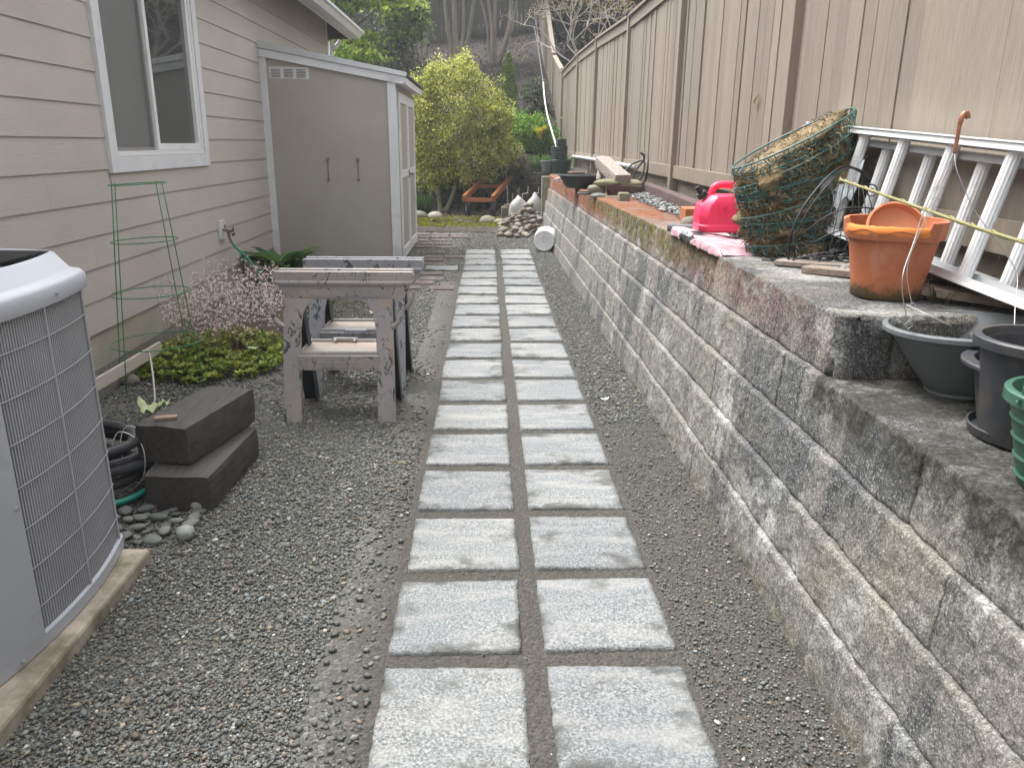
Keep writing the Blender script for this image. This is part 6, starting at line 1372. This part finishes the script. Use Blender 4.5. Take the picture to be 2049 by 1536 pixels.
# hanging grey pot with wires and a hook
hp_ = thing('hanging_pot', 'large dark grey hanging pot with a tilted rim and wire hanger', 'flower pot', (1.415, 2.20, .80))
Rt = Matrix.Rotation(R(-3), 3, 'Y') @ Matrix.Rotation(R(-2), 3, 'X')
pot('body', (1.415, 2.16, .802), .095, .215, .205, 'greypot', None, None, None, .016, .016, rot=Rt, parent=hp_, n=64)
b = MB(); b.lathe([(.100, .002), (.103, .008), (.100, .014)], (1.415, 2.16, .802), 40, Rt); b.build('foot_ring', 'greypot', hp_, smooth=True)
hk = Vector((1.292, 2.20, 1.487)); anchors = [Vector((1.222, 2.04, 1.008)), Vector((1.575, 2.02, 1.022)), Vector((1.335, 2.36, 1.005)), Vector((1.585, 2.30, 1.02))]
b = MB()
for path in ([(1.292, 2.2, 1.487), (1.235, 2.2, 1.335), (1.208, 2.18, 1.247), (1.136, 2.08, 1.171), (1.144, 2.08, 1.108), (1.180, 2.09, 1.020)], [(1.292, 2.2, 1.487), (1.29, 2.17, 1.435), (1.344, 2.15, 1.336), (1.395, 2.12, 1.262), (1.464, 2.10, 1.171), (1.43, 2.03, 1.10), (1.39, 1.955, 1.035)], [(1.292, 2.2, 1.487), (1.378, 2.35, 1.448), (1.356, 2.36, 1.361), (1.313, 2.36, 1.227), (1.30, 2.36, 1.128), (1.335, 2.36, 1.02)]):
    b.tube(spline(path, 7), .0013, 6); a = Vector(path[-1]); b.tube([a + Vector((0, 0, -.012)), a + Vector((.012, 0, 0)), a + Vector((0, 0, .012)), a + Vector((-.012, 0, 0))], .0015, 5, True)
b.tube([anchors[2] + Vector((-.02, 0, .02)), anchors[2] + Vector((.06, -.12, -.02))], .0018, 5); b.build('hanger_wires', 'whitewire', hp_, smooth=True, fix=False)
b = MB(); b.tube(spline([hk + Vector((0, 0, -.005)), hk + Vector((.0, 0, .035)), hk + Vector((.001, 0, .075)), hk + Vector((.006, 0, .097)), hk + Vector((.016, 0, .099)), hk + Vector((.020, 0, .086))], 6), [.0055] * 12 + [.007] * 19, 8); b.build('hook', 'copper', hp_, smooth=True)
# black nursery pots and green hanging pot near the camera
pot('black_pot', (1.392, 1.83, .802), .115, .150, .18, 'dirtypot', 'low wide-rimmed black pot around the muddy black pot', 'flower pot', None, .03, .012)
pot('black_pot', (1.333, 1.75, .802), .105, .138, .265, 'dirtypot', 'muddy black pot with a wide rolled rim on the lower wall step', 'flower pot', None, .018, .024)
pot('black_pot', (1.340, 1.745, .835), .100, .130, .22, 'black', 'second black pot nested inside the muddy black pot', 'flower pot', None, .004, .010, rings_=1)
b = MB(); b.lathe([(.001, .002), (.125, .002), (.142, .008), (.148, .03), (.143, .032), (.136, .014), (.001, .010)], (1.365, 1.78, .800), 48); tag(autosmooth(b.build('pot_saucer', 'dirtypot')), 'black plastic saucer under the muddy black pots', 'saucer')
gp = thing('green_pot', 'green plastic hanging pot cut off at the right edge of the view', 'flower pot', (1.27, 1.50, .80)); pot('body', (1.225, 1.475, .802), .085, .128, .215, 'greenpot', None, None, None, .014, .026, parent=gp, rings_=1)
b = MB(); b.tube(spline([(1.093, 1.47, 1.01), (1.096, 1.47, 1.05), (1.118, 1.47, 1.12), (1.178, 1.48, 1.22), (1.228, 1.48, 1.26)], 6), .0045, 8); b.tube([(1.078, 1.462, 1.005), (1.093, 1.455, 1.012), (1.108, 1.47, 1.005), (1.093, 1.485, .999)], .0045, 6, True); b.build('handle', 'greenpot', gp, smooth=True)
# ---- extension ladder on its side against the fence (two sections)
def ladder(t, x_top, z_top, x_bot, z_bot, y0, y1, phase, mt):
    up_ = Vector((x_top - x_bot, 0, z_top - z_bot)).normalized(); nn_ = Vector((up_.z, 0, -up_.x))
    def rail(x, z, name):
        b = MB(); p, q = Vector((x, y0, z)), Vector((x, y1, z + .058 * (y1 - y0)))
        b.bar(p, q, .085, .006, up_); b.bar(p + nn_ * .033 - up_ * .012, q + nn_ * .033 - up_ * .012, .006, .026, up_); b.bar(p - nn_ * .033 - up_ * .012, q - nn_ * .033 - up_ * .012, .006, .026, up_); return b.build(name, mt, t)
    rail(x_top, z_top, 'side_rail')
    b = MB(); p, q = Vector((x_bot, y0, z_bot)), Vector((x_bot, y1, z_bot + .05 * (y1 - y0))); b.bar(p, q, .085, .006, up_); b.bar(p + nn_ * .033 + up_ * .012, q + nn_ * .033 + up_ * .012, .006, .026, up_); b.bar(p - nn_ * .033 + up_ * .012, q - nn_ * .033 + up_ * .012, .006, .026, up_); b.build('side_rail', mt, t)
    y = y0 + phase
    while y < y1 - .05:
        zo = .05 * (y - y0); b = MB(); pts = 12; A = Vector((x_bot, y, z_bot + zo)); B = Vector((x_top, y - .02, z_top + zo * 1.15)); d = (B - A).normalized(); u = Vector((0, 1, 0)); v = d.cross(u); V = []
        for c in (A, B):
            for k in range(pts * 2): a = 2 * math.pi * k / (pts * 2); rr = .0235 * (1 + (.07 if k % 2 else -.03)); V.append(c + (u * math.cos(a) + v * math.sin(a) * .9) * rr)
        m_ = pts * 2; b.add(V, [(k, (k + 1) % m_, m_ + (k + 1) % m_, m_ + k) for k in range(m_)] + [tuple(range(m_)), tuple(range(m_, 2 * m_))]); b.build('rung', 'alu', t); y += .342
lad = thing('ladder', 'aluminium extension ladder on its side leaning against the fence', 'ladder', (1.46, 2.7, 1.05))
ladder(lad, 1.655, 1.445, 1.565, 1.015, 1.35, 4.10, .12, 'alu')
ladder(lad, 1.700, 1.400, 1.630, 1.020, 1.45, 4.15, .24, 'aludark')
# rope stretched in front of it
b = MB(); pts = spline([(1.36, 3.05, 1.375), (1.35, 2.78, 1.352), (1.35, 2.3, 1.303), (1.35, 1.93, 1.271), (1.36, 1.3, 1.23)], 10); b.tube(pts, .0050, 8); b.tube([p + Vector((0, .002 * math.sin(i * 2.1), .006 * math.cos(i * 2.1))) for i, p in enumerate(pts)], .0034, 6); tag(b.build('rope', 'rope', smooth=True), 'yellowish rope stretched in front of the ladder', 'rope')
crumple('plastic_sheet', (1.62 - .07, 3.50, 1.17), .22, M('clear_film', (.45, .47, .50), .25, .15, 12, bump=.6, bscale=30), 'crumpled grey plastic film between basket stack and ladder', 'film', 6, .30)
# two sections of weed stems behind the ladder
strap('weed', (1.52, 2.55, .95), 34, .22, [(.07, .10, .04), (.11, .14, .05)], 'spindly green weed behind the ladder at the fence foot', .05, .006)

# thin bright air: far things pale towards the slope
b = MB(); b.box((-151, -61, -1.2), (151, 201, 14)); hz = b.build('haze', 'white'); hz['kind'] = 'stuff'
hm = bpy.data.materials.new('haze_air'); hm.use_nodes = True; hn = hm.node_tree; hn.nodes.remove(hn.nodes['Principled BSDF']); pv = hn.nodes.new('ShaderNodeVolumePrincipled')
pv.inputs['Color'].default_value = (.93, .96, 1.0, 1); pv.inputs['Density'].default_value = .0022; pv.inputs['Anisotropy'].default_value = .2; hn.links.new(pv.outputs[0], hn.nodes['Material Output'].inputs['Volume'])
hz.data.materials.clear(); hz.data.materials.append(hm)
